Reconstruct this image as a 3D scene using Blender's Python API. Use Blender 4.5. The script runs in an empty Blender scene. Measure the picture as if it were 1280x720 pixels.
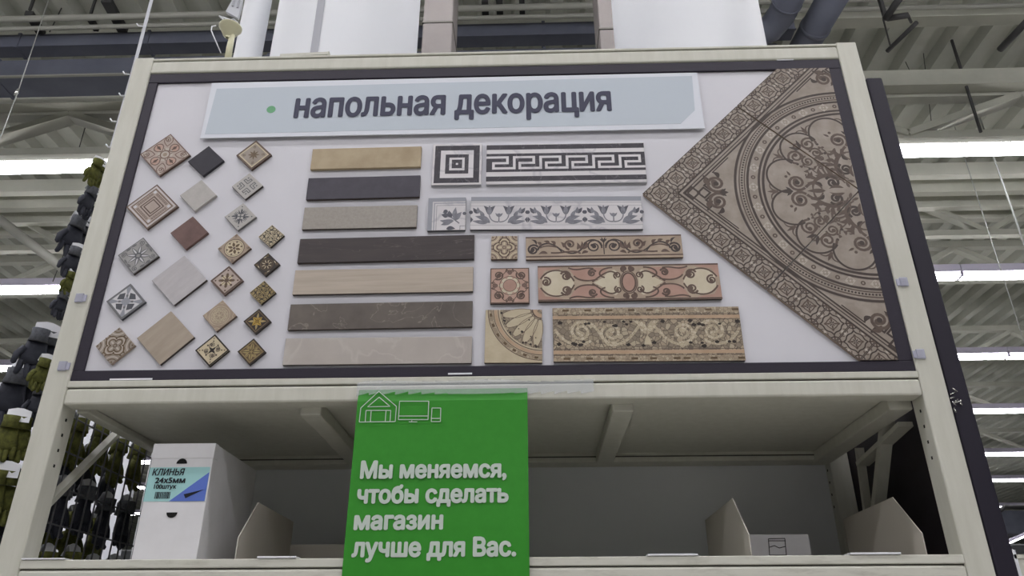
import bpy, bmesh, math, random
from mathutils import Vector, Matrix
from mathutils.geometry import delaunay_2d_cdt
random.seed(7)
PI = math.pi
SC = bpy.context.scene
COL = SC.collection

# ------------------------------------------------------------------ camera
F = 950.0
CAM = Vector((0.109, -1.695, 1.405))
YAW, PITCH, ROLL = math.radians(-1.54), math.radians(25.89), math.radians(-0.17)
_f = Vector((math.sin(YAW) * math.cos(PITCH), math.cos(YAW) * math.cos(PITCH), math.sin(PITCH)))
_r0 = Vector((math.cos(YAW), -math.sin(YAW), 0))
_u0 = _r0.cross(_f)
_r = math.cos(ROLL) * _r0 + math.sin(ROLL) * _u0
_u = -math.sin(ROLL) * _r0 + math.cos(ROLL) * _u0
cd = bpy.data.cameras.new('camera')
cd.sensor_width = 36.0
cd.lens = F / 1280 * 36.0
cd.clip_start, cd.clip_end = 0.05, 200
cam = bpy.data.objects.new('camera', cd)
COL.objects.link(cam)
cam.matrix_world = Matrix(((_r.x, _u.x, -_f.x, CAM.x), (_r.y, _u.y, -_f.y, CAM.y), (_r.z, _u.z, -_f.z, CAM.z), (0, 0, 0, 1)))
SC.camera = cam

# ------------------------------------------------------------------ light of the place, exposure
SC.view_settings.view_transform = 'Standard'
SC.view_settings.look = 'None'
SC.view_settings.gamma = 1.0
SC.view_settings.exposure = -0.5
TUBE = 34.0            # strength of the fluorescent tubes
AMBIENT = 0.20         # rest of the big lit hall beyond what is built
w = bpy.data.worlds.new('hall')
SC.world = w
w.use_nodes = True
w.node_tree.nodes['Background'].inputs[0].default_value = (0.95, 0.96, 1.0, 1)
w.node_tree.nodes['Background'].inputs[1].default_value = AMBIENT


def ray(px, py):
    return _f + _r * ((px - 640) / F) + _u * ((360 - py) / F)


def P(px, py, y=0.0):          # point of the vertical plane y
    d = ray(px, py)
    return CAM + d * ((y - CAM.y) / d.y)


def PX(px, py, x):             # point of the side plane x
    d = ray(px, py)
    return CAM + d * ((x - CAM.x) / d.x)


def PZ(px, py, z):             # point of the level plane z
    d = ray(px, py)
    return CAM + d * ((z - CAM.z) / d.z)


# ------------------------------------------------------------------ materials
def lin(c):
    return tuple(((v / 255) / 12.92 if v / 255 <= 0.04045 else ((v / 255 + 0.055) / 1.055) ** 2.4) for v in c)


def mat(name, c, rough=0.5, c2=None, scale=20.0, stretch=None, detail=6, metal=0.0, bump=0.0, spec=0.3, contrast=(0.35, 0.65), alpha=1.0):
    m = bpy.data.materials.new(name)
    m.use_nodes = True
    nt = m.node_tree
    b = nt.nodes['Principled BSDF']
    b.inputs['Roughness'].default_value = rough
    b.inputs['Metallic'].default_value = metal
    b.inputs['Specular IOR Level'].default_value = spec
    b.inputs['Alpha'].default_value = alpha
    c = lin(c)
    b.inputs['Base Color'].default_value = (*c, 1)
    if c2 is not None or bump:
        tc = nt.nodes.new('ShaderNodeTexCoord')
        mp = nt.nodes.new('ShaderNodeMapping')
        nt.links.new(tc.outputs['Object'], mp.inputs['Vector'])
        if stretch:
            mp.inputs['Scale'].default_value = stretch
        n = nt.nodes.new('ShaderNodeTexNoise')
        n.inputs['Scale'].default_value = scale
        n.inputs['Detail'].default_value = detail
        n.inputs['Roughness'].default_value = 0.62
        nt.links.new(mp.outputs['Vector'], n.inputs['Vector'])
        if c2 is not None:
            r = nt.nodes.new('ShaderNodeValToRGB')
            r.color_ramp.elements[0].position, r.color_ramp.elements[1].position = contrast
            r.color_ramp.elements[0].color = (*c, 1)
            r.color_ramp.elements[1].color = (*lin(c2), 1)
            nt.links.new(n.outputs['Fac'], r.inputs['Fac'])
            nt.links.new(r.outputs['Color'], b.inputs['Base Color'])
        if bump:
            bp = nt.nodes.new('ShaderNodeBump')
            bp.inputs['Strength'].default_value = bump
            bp.inputs['Distance'].default_value = 0.002
            nt.links.new(n.outputs['Fac'], bp.inputs['Height'])
            nt.links.new(bp.outputs['Normal'], b.inputs['Normal'])
    return m


def veined(name, base, base2, vein, rough=0.35, scale=9.0, width=0.03, stretch=(1, 1, 1), loc=(0, 0, 0)):
    """stone with thin wandering veins"""
    m = mat(name, base, rough, base2, scale * 1.2, stretch)
    nt = m.node_tree
    b = nt.nodes['Principled BSDF']
    mp = [n for n in nt.nodes if n.type == 'MAPPING'][0]
    mp.inputs['Location'].default_value = loc
    n = nt.nodes.new('ShaderNodeTexNoise')
    n.inputs['Scale'].default_value = scale
    n.inputs['Detail'].default_value = 4
    n.inputs['Distortion'].default_value = 0.7
    nt.links.new(mp.outputs['Vector'], n.inputs['Vector'])
    s = nt.nodes.new('ShaderNodeMath'); s.operation = 'SUBTRACT'; s.inputs[1].default_value = 0.5
    a = nt.nodes.new('ShaderNodeMath'); a.operation = 'ABSOLUTE'
    nt.links.new(n.outputs['Fac'], s.inputs[0]); nt.links.new(s.outputs[0], a.inputs[0])
    r = nt.nodes.new('ShaderNodeMapRange')
    r.inputs['From Min'].default_value = 0.0; r.inputs['From Max'].default_value = width
    r.inputs['To Min'].default_value = 0.75; r.inputs['To Max'].default_value = 0.0
    nt.links.new(a.outputs[0], r.inputs['Value'])
    mx = nt.nodes.new('ShaderNodeMix'); mx.data_type = 'RGBA'
    old = b.inputs['Base Color'].links[0].from_socket
    nt.links.new(r.outputs[0], mx.inputs[0]); nt.links.new(old, mx.inputs[6])
    mx.inputs[7].default_value = (*lin(vein), 1)
    nt.links.new(mx.outputs[2], b.inputs['Base Color'])
    return m


def pebbled(name, cols, grout, scale, rough=0.5, gw=0.06):
    """little irregular stones in grout"""
    m = bpy.data.materials.new(name); m.use_nodes = True
    nt = m.node_tree; b = nt.nodes['Principled BSDF']; b.inputs['Roughness'].default_value = rough
    tc = nt.nodes.new('ShaderNodeTexCoord')
    v = nt.nodes.new('ShaderNodeTexVoronoi'); v.inputs['Scale'].default_value = scale
    e = nt.nodes.new('ShaderNodeTexVoronoi'); e.feature = 'DISTANCE_TO_EDGE'; e.inputs['Scale'].default_value = scale
    for n in (v, e): nt.links.new(tc.outputs['Object'], n.inputs['Vector'])
    r = nt.nodes.new('ShaderNodeValToRGB'); r.color_ramp.interpolation = 'CONSTANT'
    els = r.color_ramp.elements
    els[0].position = 0; els[0].color = (*lin(cols[0]), 1)
    els[1].position = 1 / len(cols); els[1].color = (*lin(cols[1]), 1)
    for i in range(2, len(cols)):
        q = els.new(i / len(cols)); q.color = (*lin(cols[i]), 1)
    sp = nt.nodes.new('ShaderNodeSeparateColor')
    nt.links.new(v.outputs['Color'], sp.inputs[0]); nt.links.new(sp.outputs[0], r.inputs['Fac'])
    g = nt.nodes.new('ShaderNodeMath'); g.operation = 'LESS_THAN'; g.inputs[1].default_value = gw
    nt.links.new(e.outputs['Distance'], g.inputs[0])
    mx = nt.nodes.new('ShaderNodeMix'); mx.data_type = 'RGBA'
    nt.links.new(g.outputs[0], mx.inputs[0]); nt.links.new(r.outputs['Color'], mx.inputs[6])
    mx.inputs[7].default_value = (*lin(grout), 1)
    nt.links.new(mx.outputs[2], b.inputs['Base Color'])
    return m


def glow(name, c, s):
    m = bpy.data.materials.new(name); m.use_nodes = True
    b = m.node_tree.nodes['Principled BSDF']
    b.inputs['Base Color'].default_value = (*c, 1)
    b.inputs['Emission Color'].default_value = (*c, 1)
    b.inputs['Emission Strength'].default_value = s
    return m


M = {}
M['paint'] = mat('cream_painted_steel', (204, 203, 192), 0.42, (196, 195, 183), 14, (3, 3, 0.4), bump=0.03)
M['paint_worn'] = mat('worn_cream_painted_steel', (206, 205, 194), 0.45, (172, 170, 158), 22, (0.6, 2, 3), contrast=(0.5, 0.8))
M['hole'] = mat('dark_hole', (22, 21, 20), 0.9)
M['groove'] = mat('grooved_shadow_gap', (92, 90, 84), 0.8)
M['board'] = mat('white_board', (209, 208, 214), 0.45, (213, 212, 218), 3)
M['frame'] = mat('dark_violet_plastic', (44, 39, 52), 0.5, (39, 34, 46), 60, (1, 1, 8))
M['header'] = mat('pale_blue_print', (188, 197, 206), 0.35)
M['header_rim'] = mat('white_print_rim', (216, 219, 227), 0.35)
M['ink'] = mat('dark_slate_ink', (60, 61, 82), 0.5)
M['dot'] = mat('green_dot_ink', (108, 168, 124), 0.5)
M['green'] = mat('green_poster', (50, 138, 38), 0.5, (54, 143, 42), 40)
M['white_ink'] = mat('white_print', (198, 210, 200), 0.5)
M['carton'] = mat('white_carton', (222, 221, 224), 0.6, (214, 213, 215), 10)
M['carton_edge'] = mat('grey_carton', (185, 180, 170), 0.75)
M['teal'] = mat('teal_label', (160, 205, 205), 0.5)
M['blue'] = mat('blue_label', (92, 116, 196), 0.5)
M['black'] = mat('black_ink', (26, 28, 36), 0.5)
M['white'] = mat('white_enamel', (222, 224, 227), 0.6, (218, 220, 224), 2)
M['seam'] = mat('grey_seam', (165, 166, 172), 0.5)
M['beige_col'] = mat('beige_grey_column', (112, 107, 104), 0.75, (106, 101, 98), 5)
M['deck'] = mat('ceiling_deck', (178, 179, 168), 0.75, (160, 162, 151), 1.3)
M['steel'] = mat('grey_painted_beam', (172, 172, 160), 0.65, (158, 159, 147), 2)
M['steel_light'] = mat('light_grey_painted_beam', (206, 206, 194), 0.6, (192, 193, 181), 2)
M['duct'] = mat('dark_grey_duct', (92, 95, 106), 0.55, (82, 85, 96), 3)
M['pipe'] = mat('grey_pipe', (142, 142, 134), 0.5)
M['iron'] = mat('dark_iron', (58, 58, 58), 0.6)
M['cable'] = mat('pale_steel_cable', (160, 162, 158), 0.4)
M['fixture'] = mat('bloom_tinted_white_housing', (214, 209, 228), 0.5)  # lilac tint puts the bloom of the lamps into the housing colour
M['tube'] = glow('fluorescent_tube', (0.98, 0.965, 1.0), TUBE)
M['wire'] = mat('grey_wire', (92, 92, 96), 0.45)
M['panel_dark'] = mat('dark_brown_board_and_shade', (46, 40, 44), 0.6, (38, 33, 36), 12)
M['panel_edge'] = mat('dark_violet_edge', (33, 29, 42), 0.55)
M['clip'] = mat('bluish_clear_plastic', (196, 197, 216), 0.25, alpha=0.6)
M['clear'] = mat('clear_plastic_film', (225, 230, 235), 0.12, alpha=0.22)
M['strip'] = mat('milky_plastic_strip', (214, 216, 222), 0.25, alpha=0.8)
M['ivory'] = mat('ivory_plastic', (205, 202, 172), 0.45)
M['glove_dark'] = mat('dark_rubber_palm', (58, 60, 70), 0.65, (44, 46, 56), 30)
M['glove_olive'] = mat('olive_knit', (104, 106, 52), 0.9, (74, 76, 40), 60)
M['knit'] = mat('grey_knit_cuff', (104, 106, 112), 0.9, (82, 84, 90), 80)
M['card'] = mat('white_header_card', (232, 233, 238), 0.5)
M['floor'] = mat('pale_grey_floor', (176, 174, 168), 0.45, (165, 163, 157), 1.5)
M['wall'] = mat('white_wall', (228, 230, 236), 0.7, (222, 224, 231), 1)
M['foil'] = mat('silver_foil', (200, 200, 196), 0.25, metal=0.8)


# ------------------------------------------------------------------ mesh helpers
def box(bm, a, b, mi=0):
    a, b = Vector(a), Vector(b)
    lo = Vector((min(a.x, b.x), min(a.y, b.y), min(a.z, b.z)))
    hi = Vector((max(a.x, b.x), max(a.y, b.y), max(a.z, b.z)))
    v = [bm.verts.new((x, y, z)) for x in (lo.x, hi.x) for y in (lo.y, hi.y) for z in (lo.z, hi.z)]
    fs = []
    for q in ((0, 1, 3, 2), (4, 6, 7, 5), (0, 4, 5, 1), (2, 3, 7, 6), (0, 2, 6, 4), (1, 5, 7, 3)):
        f = bm.faces.new([v[i] for i in q]); f.material_index = mi; fs.append(f)
    return fs


def rbox(bm, a, b, r, mi=0, seg=2):
    fs = box(bm, a, b, mi)
    es = list({e for f in fs for e in f.edges})
    g = bmesh.ops.bevel(bm, geom=es, offset=r, segments=seg, affect='EDGES', profile=0.5)
    for f in g['faces']: f.material_index = mi


def tube(bm, pts, r, seg=8, mi=0, caps=True):
    pts = [Vector(p) for p in pts]
    rs = r if isinstance(r, (list, tuple)) else [r] * len(pts)
    rings = []
    up = None
    for i, p in enumerate(pts):
        t = (pts[min(i + 1, len(pts) - 1)] - pts[max(i - 1, 0)]).normalized()
        if up is None:
            up = Vector((0, 0, 1)) if abs(t.z) < 0.9 else Vector((0, 1, 0))
        n = t.cross(up).normalized(); up = n.cross(t).normalized()
        rings.append([bm.verts.new(p + rs[i] * (math.cos(2 * PI * k / seg) * n + math.sin(2 * PI * k / seg) * up)) for k in range(seg)])
    for a, b in zip(rings, rings[1:]):
        for k in range(seg):
            f = bm.faces.new((a[k], a[(k + 1) % seg], b[(k + 1) % seg], b[k])); f.material_index = mi; f.smooth = True
    if caps:
        for q in (rings[0][::-1], rings[-1]):
            f = bm.faces.new(q); f.material_index = mi


def bar(bm, a, b, wd, ht, mi=0, upv=(0, 0, 1)):
    """rectangular bar from a to b"""
    a, b = Vector(a), Vector(b)
    t = (b - a).normalized(); up = Vector(upv)
    n = t.cross(up).normalized(); up = n.cross(t).normalized()
    v = [bm.verts.new(p + sx * n * wd / 2 + sz * up * ht / 2) for p in (a, b) for sx, sz in ((-1, -1), (1, -1), (1, 1), (-1, 1))]
    for q in ((0, 1, 2, 3), (7, 6, 5, 4), (0, 4, 5, 1), (1, 5, 6, 2), (2, 6, 7, 3), (3, 7, 4, 0)):
        f = bm.faces.new([v[i] for i in q]); f.material_index = mi


def lathe(bm, prof, c, seg=24, mi=0, a0=0, a1=2 * PI):
    c = Vector(c); full = abs(a1 - a0 - 2 * PI) < 1e-6
    n = seg if full else seg + 1
    rings = [[bm.verts.new(c + Vector((r * math.cos(a0 + (a1 - a0) * k / seg), r * math.sin(a0 + (a1 - a0) * k / seg), z))) for k in range(n)] for r, z in prof]
    for a, b in zip(rings, rings[1:]):
        for k in range(seg):
            f = bm.faces.new((a[k], a[(k + 1) % n], b[(k + 1) % n], b[k])); f.material_index = mi; f.smooth = True


def prism(bm, poly, ext, mi=0):
    """closed polygon (3D points) pushed along ext"""
    a = [bm.verts.new(Vector(p)) for p in poly]; b = [bm.verts.new(Vector(p) + Vector(ext)) for p in poly]
    fs = [bm.faces.new(a), bm.faces.new(b[::-1])]
    for i in range(len(a)):
        j = (i + 1) % len(a)
        fs.append(bm.faces.new((a[j], a[i], b[i], b[j])))
    for f in fs: f.material_index = mi


def put(o, label=None, cat=None, group=None, kind=None):
    if label: o['label'] = label
    if cat: o['category'] = cat
    if group: o['group'] = group
    if kind: o['kind'] = kind
    return o


def mesh_obj(name, bm, mats, origin=(0, 0, 0), parent=None, normals=True):
    o_ = Vector(origin)
    for v in bm.verts: v.co -= o_
    if normals: bmesh.ops.recalc_face_normals(bm, faces=bm.faces)
    me = bpy.data.meshes.new(name)
    bm.to_mesh(me); bm.free()
    for m in (mats if isinstance(mats, (list, tuple)) else [mats]): me.materials.append(m)
    o = bpy.data.objects.new(name, me)
    COL.objects.link(o)
    if parent is None: o.location = o_
    else: o.parent = parent
    return o


def thing(name, label, cat, loc=(0, 0, 0), group=None):
    o = bpy.data.objects.new(name, None)
    o.empty_display_size = 0.05
    COL.objects.link(o); o.location = loc
    return put(o, label, cat, group)


def kids(o): return [c for c in bpy.data.objects if c.parent == o]


def copy_tree(o, parent=None):
    c = o.copy(); COL.objects.link(c)
    if parent: c.parent = parent
    for ch in kids(o): copy_tree(ch, c)
    return c


def NB(): return bmesh.new()


def one(name, label, cat, bm, mats, origin=None, group=None):
    if origin is None:
        zs = [v.co.z for v in bm.verts]; xs = [v.co.x for v in bm.verts]; ys = [v.co.y for v in bm.verts]
        origin = ((min(xs) + max(xs)) / 2, (min(ys) + max(ys)) / 2, min(zs))
    return put(mesh_obj(name, bm, mats, origin), label, cat, group)


def struct(name, bm, m, label=None):
    return put(mesh_obj(name, bm, m), label, None, None, 'structure')


def glyph_fill(text):
    """outlines of the built-in font, filled by winding number"""
    c = bpy.data.curves.new('lettering', 'FONT'); c.body = text; c.fill_mode = 'NONE'
    o = bpy.data.objects.new('lettering', c); COL.objects.link(o)
    dg = bpy.context.evaluated_depsgraph_get(); dg.update()
    cu = o.to_curve(dg)
    loops = []
    for sp in cu.splines:
        bp = sp.bezier_points; n = len(bp); pts = []
        for i in range(n):
            a, b = bp[i], bp[(i + 1) % n]
            st = (b.co - a.co).length
            straight = st < 1e-9 or (abs((a.handle_right - a.co).cross(b.co - a.co).z) < 1e-5 and abs((b.handle_left - a.co).cross(b.co - a.co).z) < 1e-5)
            k_ = 1 if straight else 4
            for k in range(k_):
                u = k / k_; v = 1 - u
                q = v ** 3 * a.co + 3 * v * v * u * a.handle_right + 3 * v * u * u * b.handle_left + u ** 3 * b.co
                pts.append(Vector((q.x, q.y)))
        loops.append(pts)
    o.to_curve_clear(); bpy.data.objects.remove(o)
    co, ed = [], []
    for l in loops:
        b = len(co); co += l; ed += [(b + i, b + (i + 1) % len(l)) for i in range(len(l))]
    vs, _, fs, *_ = delaunay_2d_cdt(co, ed, [], 0, 1e-5)
    keep = []
    for f in fs:
        q = sum((vs[i] for i in f), Vector((0, 0))) / len(f); wn = 0
        for l in loops:
            for i in range(len(l)):
                a, b = l[i], l[(i + 1) % len(l)]
                if (a.y <= q.y) != (b.y <= q.y):
                    t = (q.y - a.y) / (b.y - a.y)
                    if a.x + t * (b.x - a.x) > q.x: wn += 1 if b.y > a.y else -1
        if wn: keep.append(tuple(f))
    return vs, keep


def lettering(text, pl, pr, ch, y, m, parent, origin, name='lettering', bold=0.0, slant=0.0, capref=None):
    """text whose baseline runs from world point pl to pr (plane y), letters ch tall, as thin solid letters"""
    vs, faces = glyph_fill(text)
    x0, x1 = min(v.x for v in vs), max(v.x for v in vs)
    ref = capref or 0.729
    wd = (pr - pl).length
    ex = (pr - pl).normalized(); ez = Vector((0, 0, 1))
    sx, sz = wd / (x1 - x0), ch / ref
    bm = NB()
    offs = [(0, 0)] if not bold else [(bold * math.cos(2 * PI * k / 8), bold * math.sin(2 * PI * k / 8)) for k in range(8)] + [(0, 0)]
    for q, (dx, dz) in enumerate(offs):
        nv = []
        for v in vs:
            p = pl + ex * ((v.x - x0) * sx + dx + slant * v.y * sz) + ez * (v.y * sz + dz)
            nv.append(bm.verts.new((p.x, y - 0.00012 * q, p.z)))
        for f in faces:
            try: bm.faces.new([nv[i] for i in f])
            except ValueError: pass
    return mesh_obj(name, bm, m, origin, parent, normals=False)


# ------------------------------------------------------------------ the hall: floor, walls, ceiling
bm = NB(); box(bm, (-34, -16, -0.1), (44, 44, 0)); struct('floor', bm, M['floor'])
bm = NB(); box(bm, (-34, 44, 0), (44, 44.2, 7.0)); struct('wall_back', bm, M['wall'])
# corrugated roof deck, ribs running away from the viewer
ZD = 7.05
bm = NB()
per, xs = 0.34, -34.0
prof = []
while xs < 44:
    prof += [(xs, 0.0), (xs + 0.13, 0.0), (xs + 0.17, 0.11), (xs + 0.30, 0.11)]
    xs += per
prev = None
for x, dz in prof:
    cur = (bm.verts.new((x, -14, ZD + dz)), bm.verts.new((x, 44, ZD + dz)))
    if prev: bm.faces.new((prev[0], prev[1], cur[1], cur[0]))
    prev = cur
struct('ceiling', bm, M['deck'])
# white partition at the left rear
pw = P(0, 478, 7.0)
bm = NB(); box(bm, (-14, 7.0, 0), (P(182, 520, 7.0).x, 7.1, pw.z)); struct('wall_left', bm, M['wall'])


def ibeam(bm, x0, x1, y, z, h, wd, t=0.02):
    box(bm, (x0, y - wd / 2, z), (x1, y + wd / 2, z + t))
    box(bm, (x0, y - wd / 2, z + h - t), (x1, y + wd / 2, z + h))
    box(bm, (x0, y - t / 2, z + t), (x1, y + t / 2, z + h - t))


# roof beams across the hall
def cross_beam(px, py0, py1, ztop, label, depth=0.12, m='steel'):
    """solid steel beam: front face seen between py0 and py1 at column px"""
    b = P(px, py1, 0); d = ray(px, py1)
    y = None
    # distance from the height of its lower edge
    for h in (ztop,):
        p = PZ(px, py1, h)
        y = p.y
    top = P(px, py0, y).z
    bm = NB()
    box(bm, (-16, y, ztop), (16, y + depth, top))
    box(bm, (-16, y - 0.015, ztop), (16, y, ztop + 0.02))
    return one('roof_beam', label, 'beam', bm, M[m]), y


cross_beam(1200, 10, 21, 6.85, 'grey roof beam across the hall, topmost one right of the dark round ducts')
cross_beam(1200, 86, 106, 6.45, 'grey roof beam whose diagonal web members spread downwards above the nearest lights')
for (a, b_, lab) in ((203, 219, 'uppermost of the stacked grey roof beams below the nearest lights'), (224, 240, 'second from the top of the stacked grey roof beams below the nearest lights'),
                     (244, 259, 'third from the top of the stacked grey roof beams below the nearest lights'), (263, 274, 'fourth from the top of the stacked grey roof beams below the nearest lights')):
    cross_beam(1200, a, b_, 6.62, lab, 0.09, 'steel_light')


def truss(y, zt, zb, label, x0=-15.0, pitch=2.6, phase=0.0, wt=0.11):
    t = thing('roof_truss', label, 'truss', (0, y, zb))
    o_ = (0, y, zb)
    bm = NB(); box(bm, (-16, y - 0.06, zt - 0.10), (16, y + 0.06, zt)); mesh_obj('top_chord', bm, M['steel'], o_, t)
    bm = NB(); box(bm, (-16, y - 0.05, zb), (16, y + 0.05, zb + 0.08)); mesh_obj('bottom_chord', bm, M['steel'], o_, t)
    x = x0 + phase
    while x < 14:
        for s in (-1, 1):
            if abs(x / max(y, 1) ) > 2.2: continue
            bm = NB(); bar(bm, (x, y, zt - 0.09), (x + s * pitch / 2, y, zb + 0.05), 0.07, wt, 0, (0, 1, 0)); mesh_obj('web_member', bm, M['steel'], o_, t)
        x += pitch
    return t


HL = CAM.z + 4.5          # height of the light rows
ROWS = [PZ(640, yy, HL).y for yy in (201, 356, 455, 522, 575, 607, 640)]
ya = PZ(80, 140, 6.45).y + 0.06
xa = PZ(82, 134, 6.45).x
truss(ya, 6.52, 5.93, 'grey roof truss with wide V shaped web behind the nearest row of lights', pitch=2.4, phase=(xa + 15) % 2.4, wt=0.15)
truss(ROWS[1] - 0.5, 6.98, 6.25, 'grey roof truss just above the second row of lights', pitch=2.0)
truss(ROWS[1] + 0.75, 6.85, 6.2, 'grey roof truss between the second and third rows of lights', pitch=1.9, phase=0.4)
truss(ROWS[2] + 0.9, 6.85, 6.2, 'grey roof truss between the third and fourth rows of lights', pitch=1.9, phase=1.1)
truss(ROWS[3] + 0.9, 6.85, 6.2, 'grey roof truss between the fourth and fifth rows of lights', pitch=2.2)
truss(ROWS[4] + 1.0, 6.85, 6.2, 'farthest grey roof truss, behind the fifth row of lights', pitch=2.2, phase=0.7)

# ------------------------------------------------------------------ fluorescent rows
proto = None


def batten_proto():
    t = thing('ceiling_light', '', 'light')
    bm = NB(); rbox(bm, (-1.148, -0.09, 0.055), (1.148, 0.09, 0.17), 0.012); mesh_obj('housing', bm, M['fixture'], (0, 0, 0), t)
    bm = NB(); prism(bm, [(-1.125, -0.085, 0.055), (-1.125, -0.07, 0.0), (-1.125, 0.07, 0.0), (-1.125, 0.085, 0.055)], (2.25, 0, 0)); mesh_obj('diffuser', bm, M['tube'], (0, 0, 0), t)
    for s in (-1, 1):
        bm = NB(); box(bm, (s * 1.126, -0.08, 0.004), (s * 1.142, 0.08, 0.0545)); mesh_obj('end_cap', bm, M['fixture'], (0, 0, 0), t)
    return t


ORD = ['nearest', 'second', 'third', 'fourth', 'fifth', 'sixth', 'seventh']
proto = batten_proto()
used = False
XJ = [5.8 + 2.3 * k for k in range(-9, 9)]
ylist = [(i, y) for i, y in enumerate(ROWS)] + [(-k, ROWS[0] - 3.0 * k) for k in (1, 2, 3, 4)]
NTH = ['next to the post', 'second from the post', 'third from the post', 'fourth from the post', 'fifth from the post', 'sixth from the post']
for i, y in ylist:
    seen = {'left': [], 'right': []}
    for xj in XJ:
        xc = xj + 1.15
        d = Vector((xc, y, HL)) - CAM
        lo, hi = [640 + F * (Vector((xq, y, HL)) - CAM).dot(_r) / (Vector((xq, y, HL)) - CAM).dot(_f) for xq in (xj, xj + 2.3)]
        dep = d.dot(_f)
        py = 360 - F * d.dot(_u) / dep
        inview = dep > 0 and -5 < py < 725 and hi > 0 and lo < 1280
        if inview and lo > 190 and hi < 1060: continue          # behind the display
        if inview and i >= 3 and hi < 200: continue             # behind the partition
        if not inview and (abs(xc) > 9 or i > 1): continue
        o = proto if not used else copy_tree(proto)
        used = True
        o.location = (xc, y, HL)
        if inview: seen['left' if xc < 0 else 'right'].append((abs(xc), o))
        else: put(o, 'fluorescent ceiling light of the hall outside the frame', 'light', 'ceiling lights outside the frame')
    for side, l in seen.items():
        for k, (_, o) in enumerate(sorted(l, key=lambda q: q[0])):
            put(o, 'glowing ceiling light %s of the display, %s row, %s' % (side, ORD[i], NTH[k]), 'light', 'ceiling lights in rows')

# the slanted far light at lower right
o = copy_tree(proto)
a, b_ = P(1247, 686, 14.0), P(1300, 663, 14.0)
o.location = (a + b_) / 2; o.rotation_euler = (0, -math.atan2(b_.z - a.z, b_.x - a.x) , 0)
o.scale = ((b_ - a).length / 2.3,) * 3
put(o, 'lowest glowing light at the lower right, tilted against the level rows', 'light')

# ------------------------------------------------------------------ ducts, pipes, hangers
def xduct(px, pf0, pf1, pb1, z, x0, x1, label, fl=0.008):
    n = PZ(px, pf1, z); far = PZ(px, pb1, z); top = P(px, pf0, n.y).z
    c = (0, n.y, z)
    t = thing('air_duct', label, 'duct', c)
    bm = NB(); rbox(bm, (x0, n.y, z), (x1, far.y, top), 0.01); mesh_obj('duct_body', bm, M['duct'], c, t)
    bm = NB(); box(bm, (x0, n.y - 0.012, z - fl), (x1, n.y + 0.012, z + fl)); mesh_obj('edge_flange', bm, M['pipe' if fl > .005 else 'duct'], c, t)
    for k in range(17):
        x = x0 + (k + 0.6) * 1.25
        if x > x1 - 0.1 or x > 6: break
        bm = NB(); box(bm, (x, n.y - 0.012, z - 0.008), (x + 0.03, far.y + 0.012, top + 0.006)); mesh_obj('joint_collar', bm, M['duct'], c, t)
    return n.y, far.y, top


yA = xduct(100, 73, 94, 121, 6.15, -18, 2.35, 'broad dark grey air duct, the lower of two crossing behind the white columns')
yB = xduct(100, 41, 57, 71, 6.62, -18, 2.6, 'narrow dark grey air duct, the upper of two crossing behind the white columns', 0.004)
for nm, (pa, pb, r, lab) in {'a': ((1056, -30), (1003, 62), 0.125, 'dark round duct running overhead from the ducts towards the viewer, right one'),
                             'b': ((1000, -30), (972, 30), 0.12, 'dark round duct bending down beside the white column, left one')}.items():
    a = PZ(*pa, 6.3); b_ = PZ(*pb, 6.3)
    bm = NB()
    pts = [a, b_]
    if nm == 'b': pts = [a, b_ + Vector((0, -0.1, 0)), b_ + Vector((-0.06, 0.02, -0.03)), b_ + Vector((-0.22, 0.10, -0.06)), b_ + Vector((-0.5, 0.12, -0.06))]
    else: pts = [a, b_, b_ + (b_ - a).normalized() * 0.6]
    tube(bm, pts, r, 20)
    tube(bm, [pts[0] * 0.35 + pts[1] * 0.65, pts[0] * 0.3 + pts[1] * 0.7], r * 1.06, 20)
    one('round_duct', lab, 'duct', bm, M['duct'])
for (pa, z, r, lab) in (((100, 22), 6.75, 0.03, 'thin grey pipe above the ducts, upper of the pair'), ((100, 34), 6.72, 0.022, 'thin grey pipe above the ducts, lower of the pair')):
    q = PZ(*pa, z); bm = NB(); tube(bm, [(-18, q.y, z), (9, q.y, z)], r, 8)
    one('ceiling_pipe', lab, 'pipe', bm, M['pipe'])
# diagonal pipe lower left
bm = NB(); tube(bm, [P(-30, 252, 6.2), P(90, 344, 6.2)], 0.06, 10)
one('sloping_pipe', 'sloping grey pipe below the nearest light at the left edge', 'pipe', bm, M['pipe'])
# dark cross rods above the ducts
for (p0, p1, z, wd, lab) in (((36, 16), (52, 42), 6.8, 0.07, 'dark iron bracket at far left above the ducts'),
                             ((112, 22), (121, 37), 6.8, 0.045, 'short dark iron bracket above the ducts, between two longer ones'),
                             ((133, 0), (154, 38), 6.8, 0.09, 'long dark iron bracket above the ducts near the hanging strip'),
                             ((606, 0), (607, 18), 6.8, 0.06, 'dark iron bracket in the gap between the two big white columns, left one'),
                             ((624, -4), (625, 16), 6.8, 0.06, 'dark iron bracket in the gap between the two big white columns, middle one'),
                             ((652, -4), (653, 18), 6.8, 0.05, 'dark iron bracket in the gap between the two big white columns, right one')):
    bm = NB(); a, b_ = PZ(*p0, z), PZ(*p1, z)
    bar(bm, a, b_, wd, 0.05); bar(bm, a + Vector((0, 0, 0.03)), a + Vector((0, 0, 0.3)), 0.02, 0.02, 0, (1, 0, 0))
    one('pipe_bracket', lab, 'bracket', bm, M['iron'])
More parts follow.
